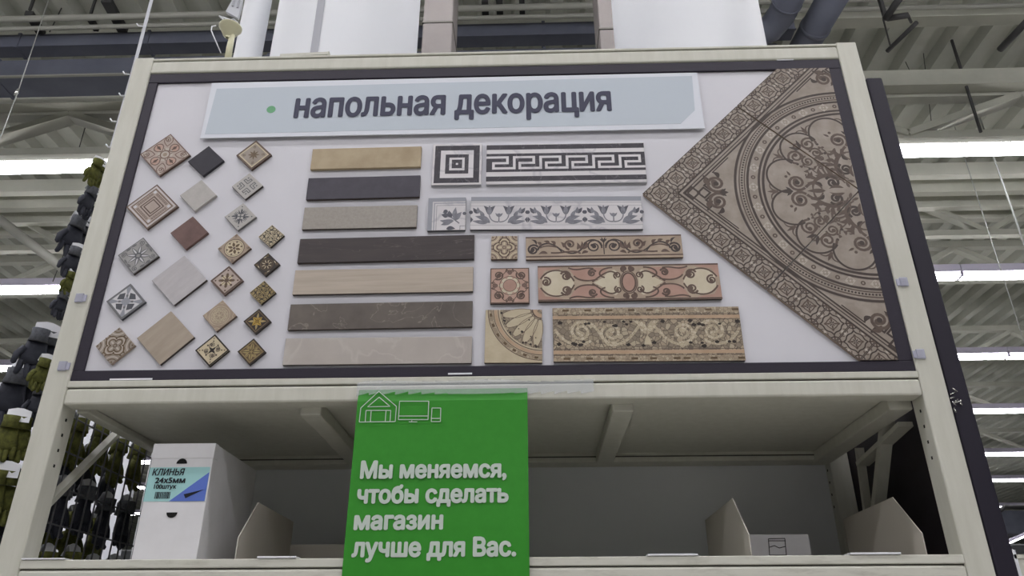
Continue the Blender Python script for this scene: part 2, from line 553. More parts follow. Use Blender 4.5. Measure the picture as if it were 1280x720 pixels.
# hanging dark bracket at upper right
c = PZ(1122, 30, 6.2)
t = thing('hanging_bracket', 'dark hanging bracket of rods under the roof right of the round ducts', 'bracket', c)
for a, b_, r in (((1107, 23), (1127, -6), 0.032), ((1109, 23), (1135, 19), 0.026), ((1109, 64), (1146, 28), 0.02), ((1135, 19), (1139, 28), 0.012), ((1104, 24), (1113, 58), 0.007)):
    bm = NB(); tube(bm, [PZ(*a, 6.2), PZ(*b_, 6.2)], r, 6); mesh_obj('rod', bm, M['iron'], c, t)
bm = NB(); a = PZ(1107, 23, 6.2); box(bm, a + Vector((-.015, -.015, 0)), a + Vector((.015, .015, 0.85))); mesh_obj('drop_rod', bm, M['iron'], c, t)
# sprinkler-like pipe seen right
bm = NB(); tube(bm, [PZ(1250, 62, 6.3), PZ(1290, 20, 6.3)], 0.03, 8)
one('ceiling_pipe', 'short dark pipe at the upper right corner of the picture', 'pipe', bm, M['iron'])


def drop(px0, py0, px1, py1, y, r, label, m='cable', up=True):
    bm = NB(); a, b_ = P(px0, py0, y), P(px1, py1, y)
    if up and py0 > 0: a = a + (a - b_).normalized() * max(0.0, (ZD + 0.115 - a.z) / max(0.2, (a - b_).normalized().z))
    tube(bm, [a, b_], r, 6); return bm, a, b_, label, m


def wire(*a):
    bm, p, q, lab, m = drop(*a)
    return one('suspension_wire', lab, 'wire', bm, M[m], group=None)


wire(64, -10, 18, 128, 3.0, 0.004, 'thin pale wire hanging at the upper left with a bright clamp')
wire(21, 118, -6, 190, 3.0, 0.0035, 'thin pale wire continuing below the bright clamp at the far left', 'cable', False)
wire(1172, -5, 1226, 165, 4.3, 0.016, 'dark hanging rod above the nearest light on the right', 'iron')
wire(1246, 208, 1284, 316, 5.2, 0.010, 'pale hanging rod below the nearest light on the right, thicker one')
wire(1217, 232, 1284, 440, 5.6, 0.005, 'pale thin wire crossing the second row of lights on the right')
wire(1110, 30, 1148, 112, 4.6, 0.004, 'dark thin wire at right hanging from the dark bracket', 'iron')
wire(1150, 30, 1166, 168, 4.6, 0.004, 'dark thin wire in front of the right roof beams above the nearest light', 'iron')
wire(147, 20, 96, 195, 4.6, 0.005, 'dark thin wire in front of the V shaped truss web at left', 'iron')
wire(80, 4, 62, 40, 3.6, 0.005, 'dark thin wire over the ducts at the upper left', 'iron')
wire(102, 262, 66, 352, 6.4, 0.006, 'dark thin wire left of the hanging gloves under the nearest light', 'iron')
bm = NB(); q = P(21, 116, 3.0)
tube(bm, [q + Vector((0.01, -.006, 0.035)), q + Vector((0.004, -.006, 0.0)), q + Vector((-0.006, -.006, -0.03))], [0.008, 0.014, 0.008], 8)
one('wire_clamp', 'small bright metal clamp on the wire at upper left', 'clamp', bm, M['foil'])

# far dark unit and far cream rack, lower right
c = P(1262, 655, 18.0)
t = thing('air_unit', 'dark far ceiling air unit behind the lowest lights at right', 'air conditioner', c)
bm = NB(); rbox(bm, c + Vector((-0.55, -0.3, -0.28)), c + Vector((0.7, 0.3, 0.28)), 0.05); mesh_obj('casing', bm, M['duct'], c, t)
bm = NB(); tube(bm, [c + Vector((-0.55, -0.31, 0.1)), c + Vector((-0.2, -0.32, 0.36)), c + Vector((0.3, -0.31, 0.34))], 0.05, 8); mesh_obj('hose', bm, M['iron'], c, t)
c = P(1290, 696, 9.0)
t = thing('far_rack', 'pale top of a far shelf rack at the lower right corner', 'rack', (c.x, 9.3, 0))
o_ = (c.x, 9.3, 0)
xl = P(1264, 700, 9.0).x
bm = NB(); rbox(bm, (xl, 9.0, 0), (xl + 0.09, 9.1, P(1262, 693, 9).z + 0.06), 0.006); mesh_obj('upright', bm, M['white'], o_, t)
bm = NB(); box(bm, (xl + 0.09, 9.02, c.z - 1.5), (xl + 2.2, 9.06, c.z - 0.02)); mesh_obj('side_panel', bm, M['paint'], o_, t)
bm = NB(); box(bm, (xl + 0.05, 9.0, c.z - 0.02), (xl + 2.2, 9.3, c.z + 0.03)); mesh_obj('top_cover', bm, M['paint'], o_, t)

# ------------------------------------------------------------------ white columns and beige columns behind the display
YC = 1.05
def column(pl, pr, py, label, seam=None, zt=7.045):
    da, db = ray(pl, py), ray(pr, py)
    a1, a2 = math.atan2(da.x, da.y), math.atan2(db.x, db.y)
    am = (a1 + a2) / 2; dist = (YC - CAM.y) / math.cos(am)
    r = dist * math.sin((a2 - a1) / 2); cx = CAM.x + dist * math.sin(am)
    c = (cx, YC, 0)
    t = thing('white_column', label, 'column', c)
    bm = NB(); lathe(bm, [(r, 0), (r, zt)], c, 48); mesh_obj('column_shell', bm, M['white'], c, t)
    bm = NB(); lathe(bm, [(r * 1.02, 0), (r * 1.02, 0.15), (r, 0.15)], c, 48); mesh_obj('foot_ring', bm, M['seam'], c, t)
    if seam is not None:
        x = P(seam, py, YC - r * 0.8).x
        ang = -math.acos(max(-1, min(1, (x - cx) / r)))
        bm = NB(); lathe(bm, [(r + 0.003, 0.16), (r + 0.003, zt)], c, 3, 0, ang - 0.05, ang + 0.05); mesh_obj('seam_strip', bm, M['seam'], c, t)
    return c, r


column(291, 327, 73, 'slim white column leftmost behind the display, beside the ivory bracket')
column(337, 521, 70, 'wide white column with a grey vertical seam, left of the two wide ones', seam=399)
column(768.5, 959, 58, 'wide plain white column, right of the two wide ones, above the heading')
for pl, pr, fold, py, lab in ((529, 564, 553, 68, 'beige grey column just right of the seamed white column'), (751, 775, 768, 62, 'beige grey column peeping out left of the plain white column')):
    yb = 2.3
    a, b_ = P(pl, py, yb), P(pr, py, yb)
    if pl == 529: a = P(526, py, yb)
    c = ((a.x + b_.x) / 2, yb, 0)
    t = thing('beige_column', lab, 'column', c)
    bm = NB(); rbox(bm, (a.x, yb, 0), (b_.x, yb + 0.3, 7.045), 0.01); mesh_obj('shaft', bm, M['beige_col'], c, t)
    zj = P(pl, 28, yb).z if pl == 529 else P(pl, 36, yb).z
    bm = NB(); box(bm, (a.x - 0.004, yb - 0.006, zj - 0.008), (b_.x + 0.004, yb + 0.306, zj + 0.008)); mesh_obj('joint_band', bm, M['groove'], c, t)

# ------------------------------------------------------------------ the display rack
XLO, XLI, XRI, XRO = -1.051, -0.994, 1.003, 1.061
ZT, ZD1, ZI1, ZI0, ZD0, ZB0, ZL = 3.0, 2.944, 2.910, 2.026, 2.0, 1.941, 1.595
DEP = 0.62
R0 = (0, 0.3, 0)
rack = thing('display_rack', 'cream painted steel shelf rack holding the tile display board and one open shelf', 'rack', R0)


def upright(x0, x1, y0, y1, zt, inner, mt='paint'):
    bm = NB(); rbox(bm, (x0, y0, 0), (x1, y1, zt), 0.004)
    # shallow channel lines on the face and a row of slots on the inner side
    if y0 == 0:
        pass
    xi = x1 if inner > 0 else x0
    z = 1.45
    z = 1.80
    while z < 1.93:
        box(bm, (xi - 0.0005, y0 + 0.026, z), (xi + 0.0005, y0 + 0.032, z + 0.007), 1)
        z += 0.036
    return mesh_obj('upright', bm, [M[mt], M['hole']], R0, rack)


upright(XLO, XLI, 0.0, 0.06, ZT + 0.004, 1)
upright(XRI, XRO, 0.0, 0.06, ZT + 0.004, -1)
upright(XLO, XLI + 0.02, DEP, DEP + 0.06, 2.9, 1, 'panel_dark')  # rear left upright in dark brown, its shade put into the colour
upright(XRI, XRO, DEP, DEP + 0.06, 2.9, -1)


def beam(name, z0, z1, gap, mt='paint', y0=0.0):
    bm = NB()
    rbox(bm, (XLI, y0, z0), (XRI, y0 + 0.05, z1 - gap - 0.003), 0.005)
    rbox(bm, (XLI, y0 - 0.001, z1 - gap), (XRI, y0 + 0.05, z1), 0.002)
    box(bm, (XLI, y0 + 0.006, z1 - gap - 0.004), (XRI, y0 + 0.04, z1 - gap + 0.001), 1)
    return mesh_obj(name, bm, [M[mt], M['groove']], R0, rack)


beam('top_rail', ZD1, ZT - 0.002, 0.008)
beam('middle_beam', ZB0, ZD0 - 0.001, 0.016)
beam('lower_beam', 1.50, ZL, 0.018, 'paint_worn')
# shelf ceiling with stiffening channels, rear beam and back panel
bm = NB(); box(bm, (XLI, 0.05, 1.957), (XRI, DEP, 1.972)); mesh_obj('shelf_panel', bm, M['paint'], R0, rack)
for pa, pb, wd in (((775, 507), (757, 572), 0.050), ((398, 512), (432, 562), 0.050)):
    a, b_ = PZ(*pa, 1.945), PZ(*pb, 1.945)
    x = (a.x + b_.x) / 2
    bm = NB(); rbox(bm, (x - wd / 2, 0.052, 1.925), (x + wd / 2, DEP - 0.032, 1.957), 0.003); mesh_obj('shelf_support', bm, M['paint'], R0, rack)
for s in (-1, 1):
    xa_ = XLI if s < 0 else XRI
    bm = NB(); rbox(bm, (xa_, 0.06, 1.938 if s < 0 else 1.925), (xa_ - s * (0.03 if s < 0 else 0.055), DEP, 1.956), 0.003); mesh_obj('side_rail', bm, M['paint'], R0, rack)
bm = NB(); rbox(bm, (XLI + 0.021, DEP - 0.03, 1.93), (XRI, DEP + 0.04, 1.985), 0.004)
box(bm, (XLI + 0.021, DEP - 0.034, 1.944), (XRI, DEP - 0.029, 1.947), 1); mesh_obj('rear_beam', bm, [M['paint'], M['groove']], R0, rack)
bm = NB(); box(bm, (XLI + 0.021, DEP + 0.042, 0.3), (XRI, DEP + 0.05, 1.96)); mesh_obj('back_panel', bm, M['white'], R0, rack)
bm = NB(); box(bm, (XLI, 0.05, 1.565), (XRI, DEP, 1.580)); mesh_obj('shelf_deck', bm, M['paint'], R0, rack)
bm = NB(); rbox(bm, (XLI + 0.021, DEP - 0.0, 1.50), (XRI, DEP + 0.04, 1.58), 0.004); mesh_obj('rear_beam', bm, M['paint'], R0, rack)
# side braces
xb = XLI - 0.03
bm = NB(); bar(bm, PX(20, 668, xb), PX(150, 538, xb), 0.012, 0.022, 0, (1, 0, 0)); mesh_obj('side_brace', bm, M['paint'], R0, rack)
xb = XRI + 0.02
bm = NB(); bar(bm, PX(1096, 650, xb), PX(1111, 508, xb), 0.02, 0.03, 0, (1, 0, 0)); mesh_obj('side_brace', bm, M['paint'], R0, rack)
bm = NB(); bar(bm, PX(1086, 650, xb), PX(1074, 560, xb), 0.015, 0.02, 0, (1, 0, 0)); mesh_obj('side_brace', bm, M['paint'], R0, rack)
bm = NB(); bar(bm, PX(1078, 580, xb), PX(1132, 530, xb), 0.012, 0.035, 0, (1, 0, 0)); mesh_obj('side_brace', bm, M['paint'], R0, rack)

# wire mesh at the left side
c = (XLO + 0.01, 0.3, 1.2)
grid = thing('wire_mesh_panel', 'grey wire mesh panel closing the left side of the rack', 'mesh panel', c)
bm = NB(); xg = XLO + 0.008
y = 0.065
while y < DEP - 0.005:
    tube(bm, [(xg, y, 1.25), (xg, y, 2.75)], 0.0023, 5); y += 0.042
z = 1.27
bm2 = NB()
while z < 2.75:
    tube(bm2, [(xg - 0.004, 0.062, z), (xg - 0.004, DEP - 0.002, z)], 0.0023, 5); z += 0.085
mesh_obj('vertical_wires', bm, M['wire'], c, grid); mesh_obj('level_wires', bm2, M['wire'], c, grid)

# dark board standing at the right flank
a = P(1092, 98, 0.0); S0 = (XRO + 0.025, 0.3, 0.4); XS = XRO + 0.046
bm = NB(); rbox(bm, (XRO + 0.003, 0.014, 0.4), (XS, DEP + 0.06, a.z), 0.004)
t = thing('dark_side_board', 'tall dark board flanking the right post of the rack', 'board', S0)
mesh_obj('board_sheet', bm, M['panel_dark'], S0, t)
bm = NB(); rbox(bm, (XRO + 0.002, 0.0, 0.4), (XS + 0.001, 0.014, a.z + 0.004), 0.005); mesh_obj('edge_trim', bm, M['panel_edge'], S0, t)
bm = NB(); box(bm, (XRO + 0.003, 0.004, 0.0), (XS, DEP + 0.06, 0.4)); mesh_obj('plinth', bm, M['panel_edge'], S0, t)
bm = NB(); q = P(1196, 500, -0.002)
for k in range(9):
    d = Vector((random.uniform(-.012, .012), random.uniform(-.004, .006), random.uniform(-.02, .02)))
    tube(bm, [q + d, q + d + Vector((random.uniform(-.014, .014), random.uniform(-.008, 0), random.uniform(-.014, .014)))], 0.0018, 4)
one('foil_scrap', 'crumpled silvery scrap stuck on the edge of the dark side board', 'scrap', bm, M['foil'])

# ------------------------------------------------------------------ display board with dark frame
XF0, XF1 = -0.966, 0.967
YB = 0.010
B0 = (0, 0.02, ZD0)
disp = thing('display_board', 'white display board in a dark frame covered with floor tile samples', 'board', B0)
bm = NB(); box(bm, (-0.99, YB, ZD0), (1.0, YB + 0.02, ZD1)); mesh_obj('board_panel', bm, M['board'], B0, disp)
for nm, a, b_ in (('frame_bar', (-0.9935, 0.0035, ZI1), (1.0025, YB, ZD1 - 0.0005)), ('frame_bar', (-0.9935, 0.0035, ZD0 + 0.0005), (1.0025, YB, ZI0)),
                  ('frame_bar', (-0.9935, 0.004, ZI0), (XF0, YB, ZI1)), ('frame_bar', (XF1, 0.004, ZI0), (1.0025, YB, ZI1))):
    bm = NB(); rbox(bm, a, b_, 0.0015); mesh_obj(nm, bm, M['frame'], B0, disp)

# heading sign
YH = -0.0005
q = [P(*c_, YH) for c_ in ((262, 105), (872.5, 89.5), (879.5, 160), (253, 173))]
hc = sum(q, Vector()) / 4
hx0, hx1 = (q[0].x + q[3].x) / 2, (q[1].x + q[2].x) / 2
hz0, hz1 = (q[2].z + q[3].z) / 2, (q[0].z + q[1].z) / 2
H0 = (hc.x, YH, hz0)
hs = thing('heading_sign', 'long pale blue heading sign with dark lettering at the top of the display board', 'sign', H0)
bm = NB(); box(bm, (hx0, YH, hz0), (hx1, YH + 0.003, hz1)); mesh_obj('sign_plate', bm, M['header_rim'], H0, hs)
bm = NB(); 
pp = [P(*c_, YH) for c_ in ((271, 111), (865, 95), (868.5, 138), (851, 154.5), (256, 168))]
prism(bm, [(p.x, YH - 0.0004, p.z) for p in pp], (0, 0.0006, 0)); mesh_obj('printed_field', bm, M['header'], H0, hs)
lettering('напольная декорация', P(368, 147, YH), P(763.5, 138, YH), P(368, 124.2, YH).z - P(368, 147, YH).z, YH - 0.001, M['ink'], hs, H0, bold=0.0032, capref=0.546)
bm = NB(); d = P(339, 137, YH)
prism(bm, [(d.x + 0.0125 * math.cos(a), YH - 0.001, d.z + 0.0125 * math.sin(a)) for a in [2 * PI * k / 28 for k in range(28)]], (0, 0.0006, 0)); mesh_obj('bullet_dot', bm, M['dot'], H0, hs)
bm = NB()
for x in (hx0 + 0.1, hx1 - 0.1): box(bm, (x - 0.02, YH + 0.003, hz0 + 0.03), (x + 0.02, YB, hz0 + 0.06))
mesh_obj('stand_off', bm, M['header_rim'], H0, hs)


# ------------------------------------------------------------------ drawing on tiles
class Art:
    """a tile slab with inlaid flat shapes on its face; local x right, z up, face towards -y"""
    def __init__(s, wd, ht, t=0.009, outline=None, bev=0.0008):
        s.w, s.h, s.t = wd, ht, t
        s.bm = NB(); s.mats = []; s.T = lambda p: p
        s.bev = bev; s.n = 0

    def mi(s, m):
        m = M[m] if isinstance(m, str) else m
        if m not in s.mats: s.mats.append(m)
        return s.mats.index(m)

    def slab(s, m, edge=None):
        s.mi(m)
        rbox(s.bm, (-s.w / 2, -s.t, -s.h / 2), (s.w / 2, 0, s.h / 2), s.bev, 0, 1)
        if edge:
            e = s.mi(edge); s.bm.normal_update()
            for f in s.bm.faces:
                if abs(f.normal.y) < 0.3: f.material_index = e

    def V(s, p, lv):
        q = s.T((p[0], p[1])); return s.bm.verts.new((q[0], -s.t - 0.00012 * lv - 1.1e-6 * (s.n % 100), q[1]))

    def face(s, vs, mi):
        f = s.bm.faces.new(vs); f.normal_update()
        if f.normal.y > 0: f.normal_flip()
        f.material_index = mi

    def fill(s, pts, m, lv=1):
        s.n += 1
        s.face([s.V(p, lv) for p in pts], s.mi(m))

    def rect(s, x0, z0, x1, z1, m, lv=1):
        s.fill([(x0, z0), (x1, z0), (x1, z1), (x0, z1)], m, lv)

    def stroke(s, pts, wd, m, lv=2, closed=False):
        s.n += 1
        n = len(pts); k = s.mi(m); L = []; R = []
        for i, p in enumerate(pts):
            if closed: a, b = pts[(i - 1) % n], pts[(i + 1) % n]
            else: a, b = pts[max(i - 1, 0)], pts[min(i + 1, n - 1)]
            d1 = (p[0] - a[0], p[1] - a[1]); d2 = (b[0] - p[0], b[1] - p[1])
            def un(v):
                l = math.hypot(*v); return (v[0] / l, v[1] / l) if l > 1e-12 else None
            u1, u2 = un(d1), un(d2); u1 = u1 or u2; u2 = u2 or u1
            if u1 is None: continue
            n1, n2 = (-u1[1], u1[0]), (-u2[1], u2[0])
            mx, mz = n1[0] + n2[0], n1[1] + n2[1]; ml = math.hypot(mx, mz)
            if ml < 1e-6: mx, mz, ml = n1[0], n1[1], 1.0
            mx, mz = mx / ml, mz / ml
            q = min(1.6, 1 / max(0.3, mx * n1[0] + mz * n1[1]))
            if isinstance(wd, tuple): ww = wd[0] + (wd[1] - wd[0]) * i / max(1, n - 1)
            elif callable(wd): ww = wd(i / max(1, n - 1))
            else: ww = wd
            L.append(s.V((p[0] + mx * ww / 2 * q, p[1] + mz * ww / 2 * q), lv)); R.append(s.V((p[0] - mx * ww / 2 * q, p[1] - mz * ww / 2 * q), lv))
        c = len(L)
        for i in range(c if closed else c - 1):
            j = (i + 1) % c; s.face([L[i], L[j], R[j], R[i]], k)

    def box_line(s, x0, z0, x1, z1, wd, m, lv=2):
        for r in ((x0, z0, x1, z0 + wd), (x0, z1 - wd, x1, z1), (x0, z0 + wd, x0 + wd, z1 - wd), (x1 - wd, z0 + wd, x1, z1 - wd)): s.rect(*r, m, lv)

    def disc(s, c, r, m, lv=2, n=20, rz=None):
        rz = rz or r
        s.fill([(c[0] + r * math.cos(2 * PI * k / n), c[1] + rz * math.sin(2 * PI * k / n)) for k in range(n)], m, lv)

    def arc(s, c, r, a0, a1, wd, m, lv=2, n=None, rz=None):
        n = n or max(6, int(abs(a1 - a0) / 0.16)); rz = rz or r
        s.stroke([(c[0] + r * math.cos(a0 + (a1 - a0) * k / n), c[1] + rz * math.sin(a0 + (a1 - a0) * k / n)) for k in range(n + 1)], wd, m, lv)

    def ring(s, c, r, wd, m, lv=2, n=32, rz=None):
        rz = rz or r
        s.stroke([(c[0] + r * math.cos(2 * PI * k / n), c[1] + rz * math.sin(2 * PI * k / n)) for k in range(n)], wd, m, lv, True)

    def spiral(s, c, r0, r1, a0, turns, wd, m, lv=2):
        """from radius r0 at angle a0 winding in to r1; ends in a dot"""
        n = max(8, int(abs(turns) * 14)); pts = []
        for k in range(n + 1):
            u = k / n; r = r0 + (r1 - r0) * u; a = a0 + turns * 2 * PI * u
            pts.append((c[0] + r * math.cos(a), c[1] + r * math.sin(a)))
        s.stroke(pts, (wd, wd * 0.8), m, lv); s.disc(pts[-1], wd * 1.0, m, lv, 10)
        return pts[0]

    def leaf(s, p0, p1, wd, m, lv=2, bend=0.0, n=8):
        dx, dz = p1[0] - p0[0], p1[1] - p0[1]; L = math.hypot(dx, dz); ux, uz = dx / L, dz / L; nx, nz = -uz, ux
        a = []; b = []
        for k in range(n + 1):
            u = k / n; q = math.sin(PI * u ** 0.75) * wd / 2; o = bend * math.sin(PI * u) * L
            cx, cz = p0[0] + dx * u + nx * o, p0[1] + dz * u + nz * o
            if 0 < k < n: a.append((cx + nx * q, cz + nz * q)); b.append((cx - nx * q, cz - nz * q))
            elif k == 0: a.append((cx, cz))
            else: a.append((cx, cz))
        s.fill(a + b[::-1], m, lv)

    def curve(s, p0, c0, c1, p1, wd, m, lv=2, n=14):
        pts = []
        for k in range(n + 1):
            u = k / n; v = 1 - u
            pts.append(tuple(v ** 3 * p0[i] + 3 * v * v * u * c0[i] + 3 * v * u * u * c1[i] + u ** 3 * p1[i] for i in (0, 1)))
        s.stroke(pts, wd, m, lv); return pts

    def fan(s, p, ang, size, m, lv=2, n=5, spread=1.9, wd=0.28):
        for k in range(n):
            a = ang + spread * ((k / (n - 1)) - 0.5); l = size * (1 - 0.35 * abs(2 * k / (n - 1) - 1))
            s.leaf(p, (p[0] + l * math.cos(a), p[1] + l * math.sin(a)), size * wd, m, lv, 0.12 * (1 if a > ang else -1))

    def sym(s, n=4, mirror=False, base=None):
        base = base or (lambda p: p); out = []
        for k in range(n):
            ca, sa = math.cos(2 * PI * k / n), math.sin(2 * PI * k / n)
            out.append(lambda p, ca=ca, sa=sa: base((p[0] * ca - p[1] * sa, p[0] * sa + p[1] * ca)))
            if mirror: out.append(lambda p, ca=ca, sa=sa: base((p[0] * ca + p[1] * sa, p[0] * sa - p[1] * ca)))
        return out

    def each(s, Ts, fn):
        old = s.T
        for T in Ts: s.T = T; fn(s)
        s.T = old

    def clip(s, co, no):
        g = s.bm.verts[:] + s.bm.edges[:] + s.bm.faces[:]
        bmesh.ops.bisect_plane(s.bm, geom=g, plane_co=co, plane_no=no, clear_outer=True)

    def finish(s, name, label, cat, loc, ang=0.0, group=None):
        me = bpy.data.meshes.new(name); s.bm.to_mesh(me); s.bm.free()
        for m in s.mats: me.materials.append(m)
        o = bpy.data.objects.new(name, me); COL.objects.link(o)
        o.location = loc; o.rotation_euler = (0, -ang, 0)
        return put(o, label, cat, group)


TT = 0.009


def spot(q):
    """corner pixels TL,TR,BR,BL -> centre, width, height, angle on the board"""
    w_ = [P(*c_, YB - TT) for c_ in q]
    a, b_, c_, d = [Vector((v.x, v.z)) for v in w_]
    ctr = (a + b_ + c_ + d) / 4; u = ((b_ - a) + (c_ - d)) / 2; v = ((a - d) + (b_ - c_)) / 2
    ang = (math.atan2(u.y, u.x) + math.atan2(-v.x, v.y)) / 2
    return Vector((ctr.x, YB, ctr.y)), u.length, v.length, ang


# tile materials
T_ = M
T_['st_beige'] = mat('beige_stone', (172, 154, 136), 0.35, (152, 134, 118), 26)
T_['st_taupe'] = mat('taupe_stone', (160, 149, 138), 0.3, (140, 129, 118), 22)
T_['ln_brown'] = mat('brown_line', (88, 70, 62), 0.4, (104, 86, 76), 60)
T_['ln_dark'] = mat('dark_line', (66, 56, 54), 0.4)
T_['ln_med'] = mat('medallion_line', (84, 70, 62), 0.4, (96, 82, 72), 50)
T_['ln_meddk'] = mat('medallion_dark_line', (66, 55, 50), 0.4)
T_['st_pale'] = mat('pale_taupe', (186, 175, 163), 0.35)
T_['ln_rust'] = mat('rust_line', (126, 102, 93), 0.5, (112, 90, 82), 50)
T_['pink_beige'] = mat('pinkish_beige', (182, 166, 156), 0.4, (170, 154, 144), 30)
T_['charcoal'] = mat('charcoal_stone', (56, 54, 62), 0.55, (50, 48, 56), 40)
T_['lt_grey'] = mat('light_grey_stone', (184, 180, 176), 0.5, (174, 170, 166), 60, bump=0.1)
T_['grey_plain'] = mat('pale_grey_stone', (190, 186, 188), 0.5, (180, 176, 178), 18, (1, 1, 4))
T_['terracotta'] = mat('terracotta', (122, 96, 91), 0.55, (100, 78, 74), 18)
T_['grey_orn'] = mat('grey_relief', (166, 164, 162), 0.5, (144, 142, 141), 40, bump=0.2)
T_['grey_mid'] = mat('mid_grey_line', (112, 112, 114), 0.5)
T_['grey_dk'] = mat('slate_grey', (82, 84, 90), 0.5)
T_['white_t'] = mat('white_tile', (212, 210, 212), 0.25, (202, 200, 204), 9)
T_['gold'] = mat('gold_ornament', (164, 146, 102), 0.35, (140, 122, 82), 60, metal=0.15)
T_['gold_br'] = mat('bright_gold', (184, 154, 72), 0.3, (154, 124, 54), 50, metal=0.3)
T_['blackish'] = mat('blackish_brown', (54, 46, 40), 0.4, (44, 38, 34), 40)
T_['cream_t'] = mat('cream_tile', (204, 190, 160), 0.35, (192, 178, 150), 30)
T_['bronze'] = mat('bronze_brown', (110, 92, 70), 0.35, (90, 74, 56), 50, metal=0.2)
T_['wood_beige'] = mat('beige_wood_grain', (174, 161, 146), 0.45, (160, 147, 132), 9, (1, 1, 5))
T_['sand'] = mat('sandy_stone', (178, 162, 134), 0.45, (156, 138, 110), 14, contrast=(0.4, 0.75))
T_['graphite'] = mat('graphite_stone', (76, 73, 82), 0.55, (70, 67, 76), 50)
T_['felt'] = mat('fine_grey_stone', (164, 158, 150), 0.55, (152, 146, 139), 120)
T_['dkwood'] = veined('dark_brown_marble', (56, 49, 50), (68, 60, 59), (100, 92, 88), 0.4, 4, 0.005, (1, 1, 9))
T_['travert'] = mat('banded_beige_stone', (170, 158, 144), 0.4, (186, 174, 160), 8, (0.5, 1, 11))
T_['greymarble'] = veined('grey_brown_marble', (108, 100, 93), (88, 81, 76), (140, 131, 122), 0.4, 8, 0.007, (1, 1, 1), (3.1, 0, 1.2))
T_['pale_marble'] = veined('pale_beige_marble', (182, 175, 168), (171, 163, 157), (188, 182, 175), 0.4, 6, 0.02)
T_['dkmarble'] = veined('charcoal_marble', (48, 45, 53), (60, 56, 64), (120, 116, 122), 0.35, 26, 0.008)
T_['whmarble'] = veined('white_marble', (204, 200, 202), (212, 208, 210), (178, 175, 182), 0.22, 4, 0.02)
T_['gr_band'] = mat('grey_band', (146, 148, 156), 0.35)
T_['gr_leaf'] = mat('grey_leaf', (110, 110, 118), 0.4, (134, 134, 142), 70)
T_['gr_leaf2'] = mat('dark_grey_petal', (78, 78, 87), 0.4, (96, 96, 105), 70)
T_['scroll_bg'] = mat('scroll_beige', (182, 164, 144), 0.4, (160, 142, 124), 16)
T_['pink_t'] = mat('pale_pink_ground', (190, 158, 143), 0.45, (178, 146, 131), 22)
T_['pink'] = mat('dusty_pink', (180, 146, 132), 0.45, (168, 134, 120), 22)
T_['cream_p'] = mat('cream_field', (206, 196, 174), 0.4, (196, 184, 160), 22)
T_['mos'] = pebbled('mosaic_stones', [(150, 136, 114), (168, 152, 128), (136, 123, 105), (160, 144, 122), (142, 128, 107), (172, 158, 134), (130, 117, 100)], (102, 90, 76), 95)
T_['mos_lt'] = pebbled('light_mosaic_stones', [(190, 177, 152), (182, 168, 142), (194, 182, 158), (176, 162, 137)], (150, 135, 112), 120, gw=0.04)
T_['mos_band'] = pebbled('mosaic_band', [(170, 154, 130), (158, 142, 120), (180, 166, 142), (150, 134, 112)], (136, 120, 100), 130)
T_['orange'] = mat('orange_band', (186, 160, 134), 0.45, (174, 147, 120), 30)
T_['cream_m'] = mat('cream_mosaic_ground', (196, 184, 158), 0.45, (184, 170, 144), 30)

SMALL = 'small square tile samples on the left of the board'


def tile(q, label, paint, base, edge=None, group=None, name='tile_sample'):
    c_, wd, ht, ang = spot(q)
    s_ = (wd + ht) / 2 if abs(wd - ht) / max(wd, ht) < 0.16 else None
    if s_: wd = ht = s_
    A = Art(wd, ht, TT); A.slab(base, edge)
    if paint: paint(A, wd, ht)
    return A.finish(name, label, 'tile', c_, ang, group)


def p_ornate(A, w, h):
    s = w
    A.box_line(-s / 2, -s / 2, s / 2, s / 2, s * .03, 'ln_rust')
    A.disc((0, 0), s * .22, 'st_pale', 1, 24); A.ring((0, 0), s * .13, s * .035, 'ln_rust'); A.disc((0, 0), s * .06, 'st_beige', 2); A.each(A.sym(4), lambda A: (A.disc((s * .32, 0), s * .11, 'pink_t', 1), A.disc((s * .40, s * .40), s * .10, 'st_pale', 1)))
    def f(A):
        A.curve((s * .16, 0), (s * .26, s * .2), (s * .42, s * .16), (s * .44, 0), s * .03, 'ln_rust')
        A.curve((s * .16, 0), (s * .26, -s * .2), (s * .42, -s * .16), (s * .44, 0), s * .03, 'ln_rust')
        A.disc((s * .32, 0), s * .05, 'ln_rust'); A.leaf((s * .2, 0), (s * .44, 0), s * .05, 'ln_brown')
        A.spiral((s * .36, s * .36), s * .09, s * .02, 0.6, 1.4, s * .028, 'ln_rust')
        A.curve((s * .2, s * .2), (s * .3, s * .2), (s * .45, s * .2), (s * .46, s * .34), s * .025, 'ln_rust')
        A.curve((s * .2, s * .2), (s * .2, s * .3), (s * .2, s * .45), (s * .34, s * .46), s * .025, 'ln_rust')
    A.each(A.sym(4), f)
    A.each(A.sym(8), lambda A: A.leaf((s * .14, s * .03), (s * .22, s * .07), s * .03, 'ln_rust', 2))


def p_framed_beige(A, w, h):
    s = w
    A.box_line(-s / 2, -s / 2, s / 2, s / 2, s * .07, 'ln_brown', 1); A.box_line(-s * .43, -s * .43, s * .43, s * .43, s * .05, 'cream_t', 2)
    A.each(A.sym(8), lambda A: A.leaf((0, 0), (s * .24, 0), s * .07, 'bronze', 2)); A.each(A.sym(4), lambda A: A.spiral((s * .26, s * .26), s * .07, s * .02, 0, 1.2, s * .02, 'bronze'))


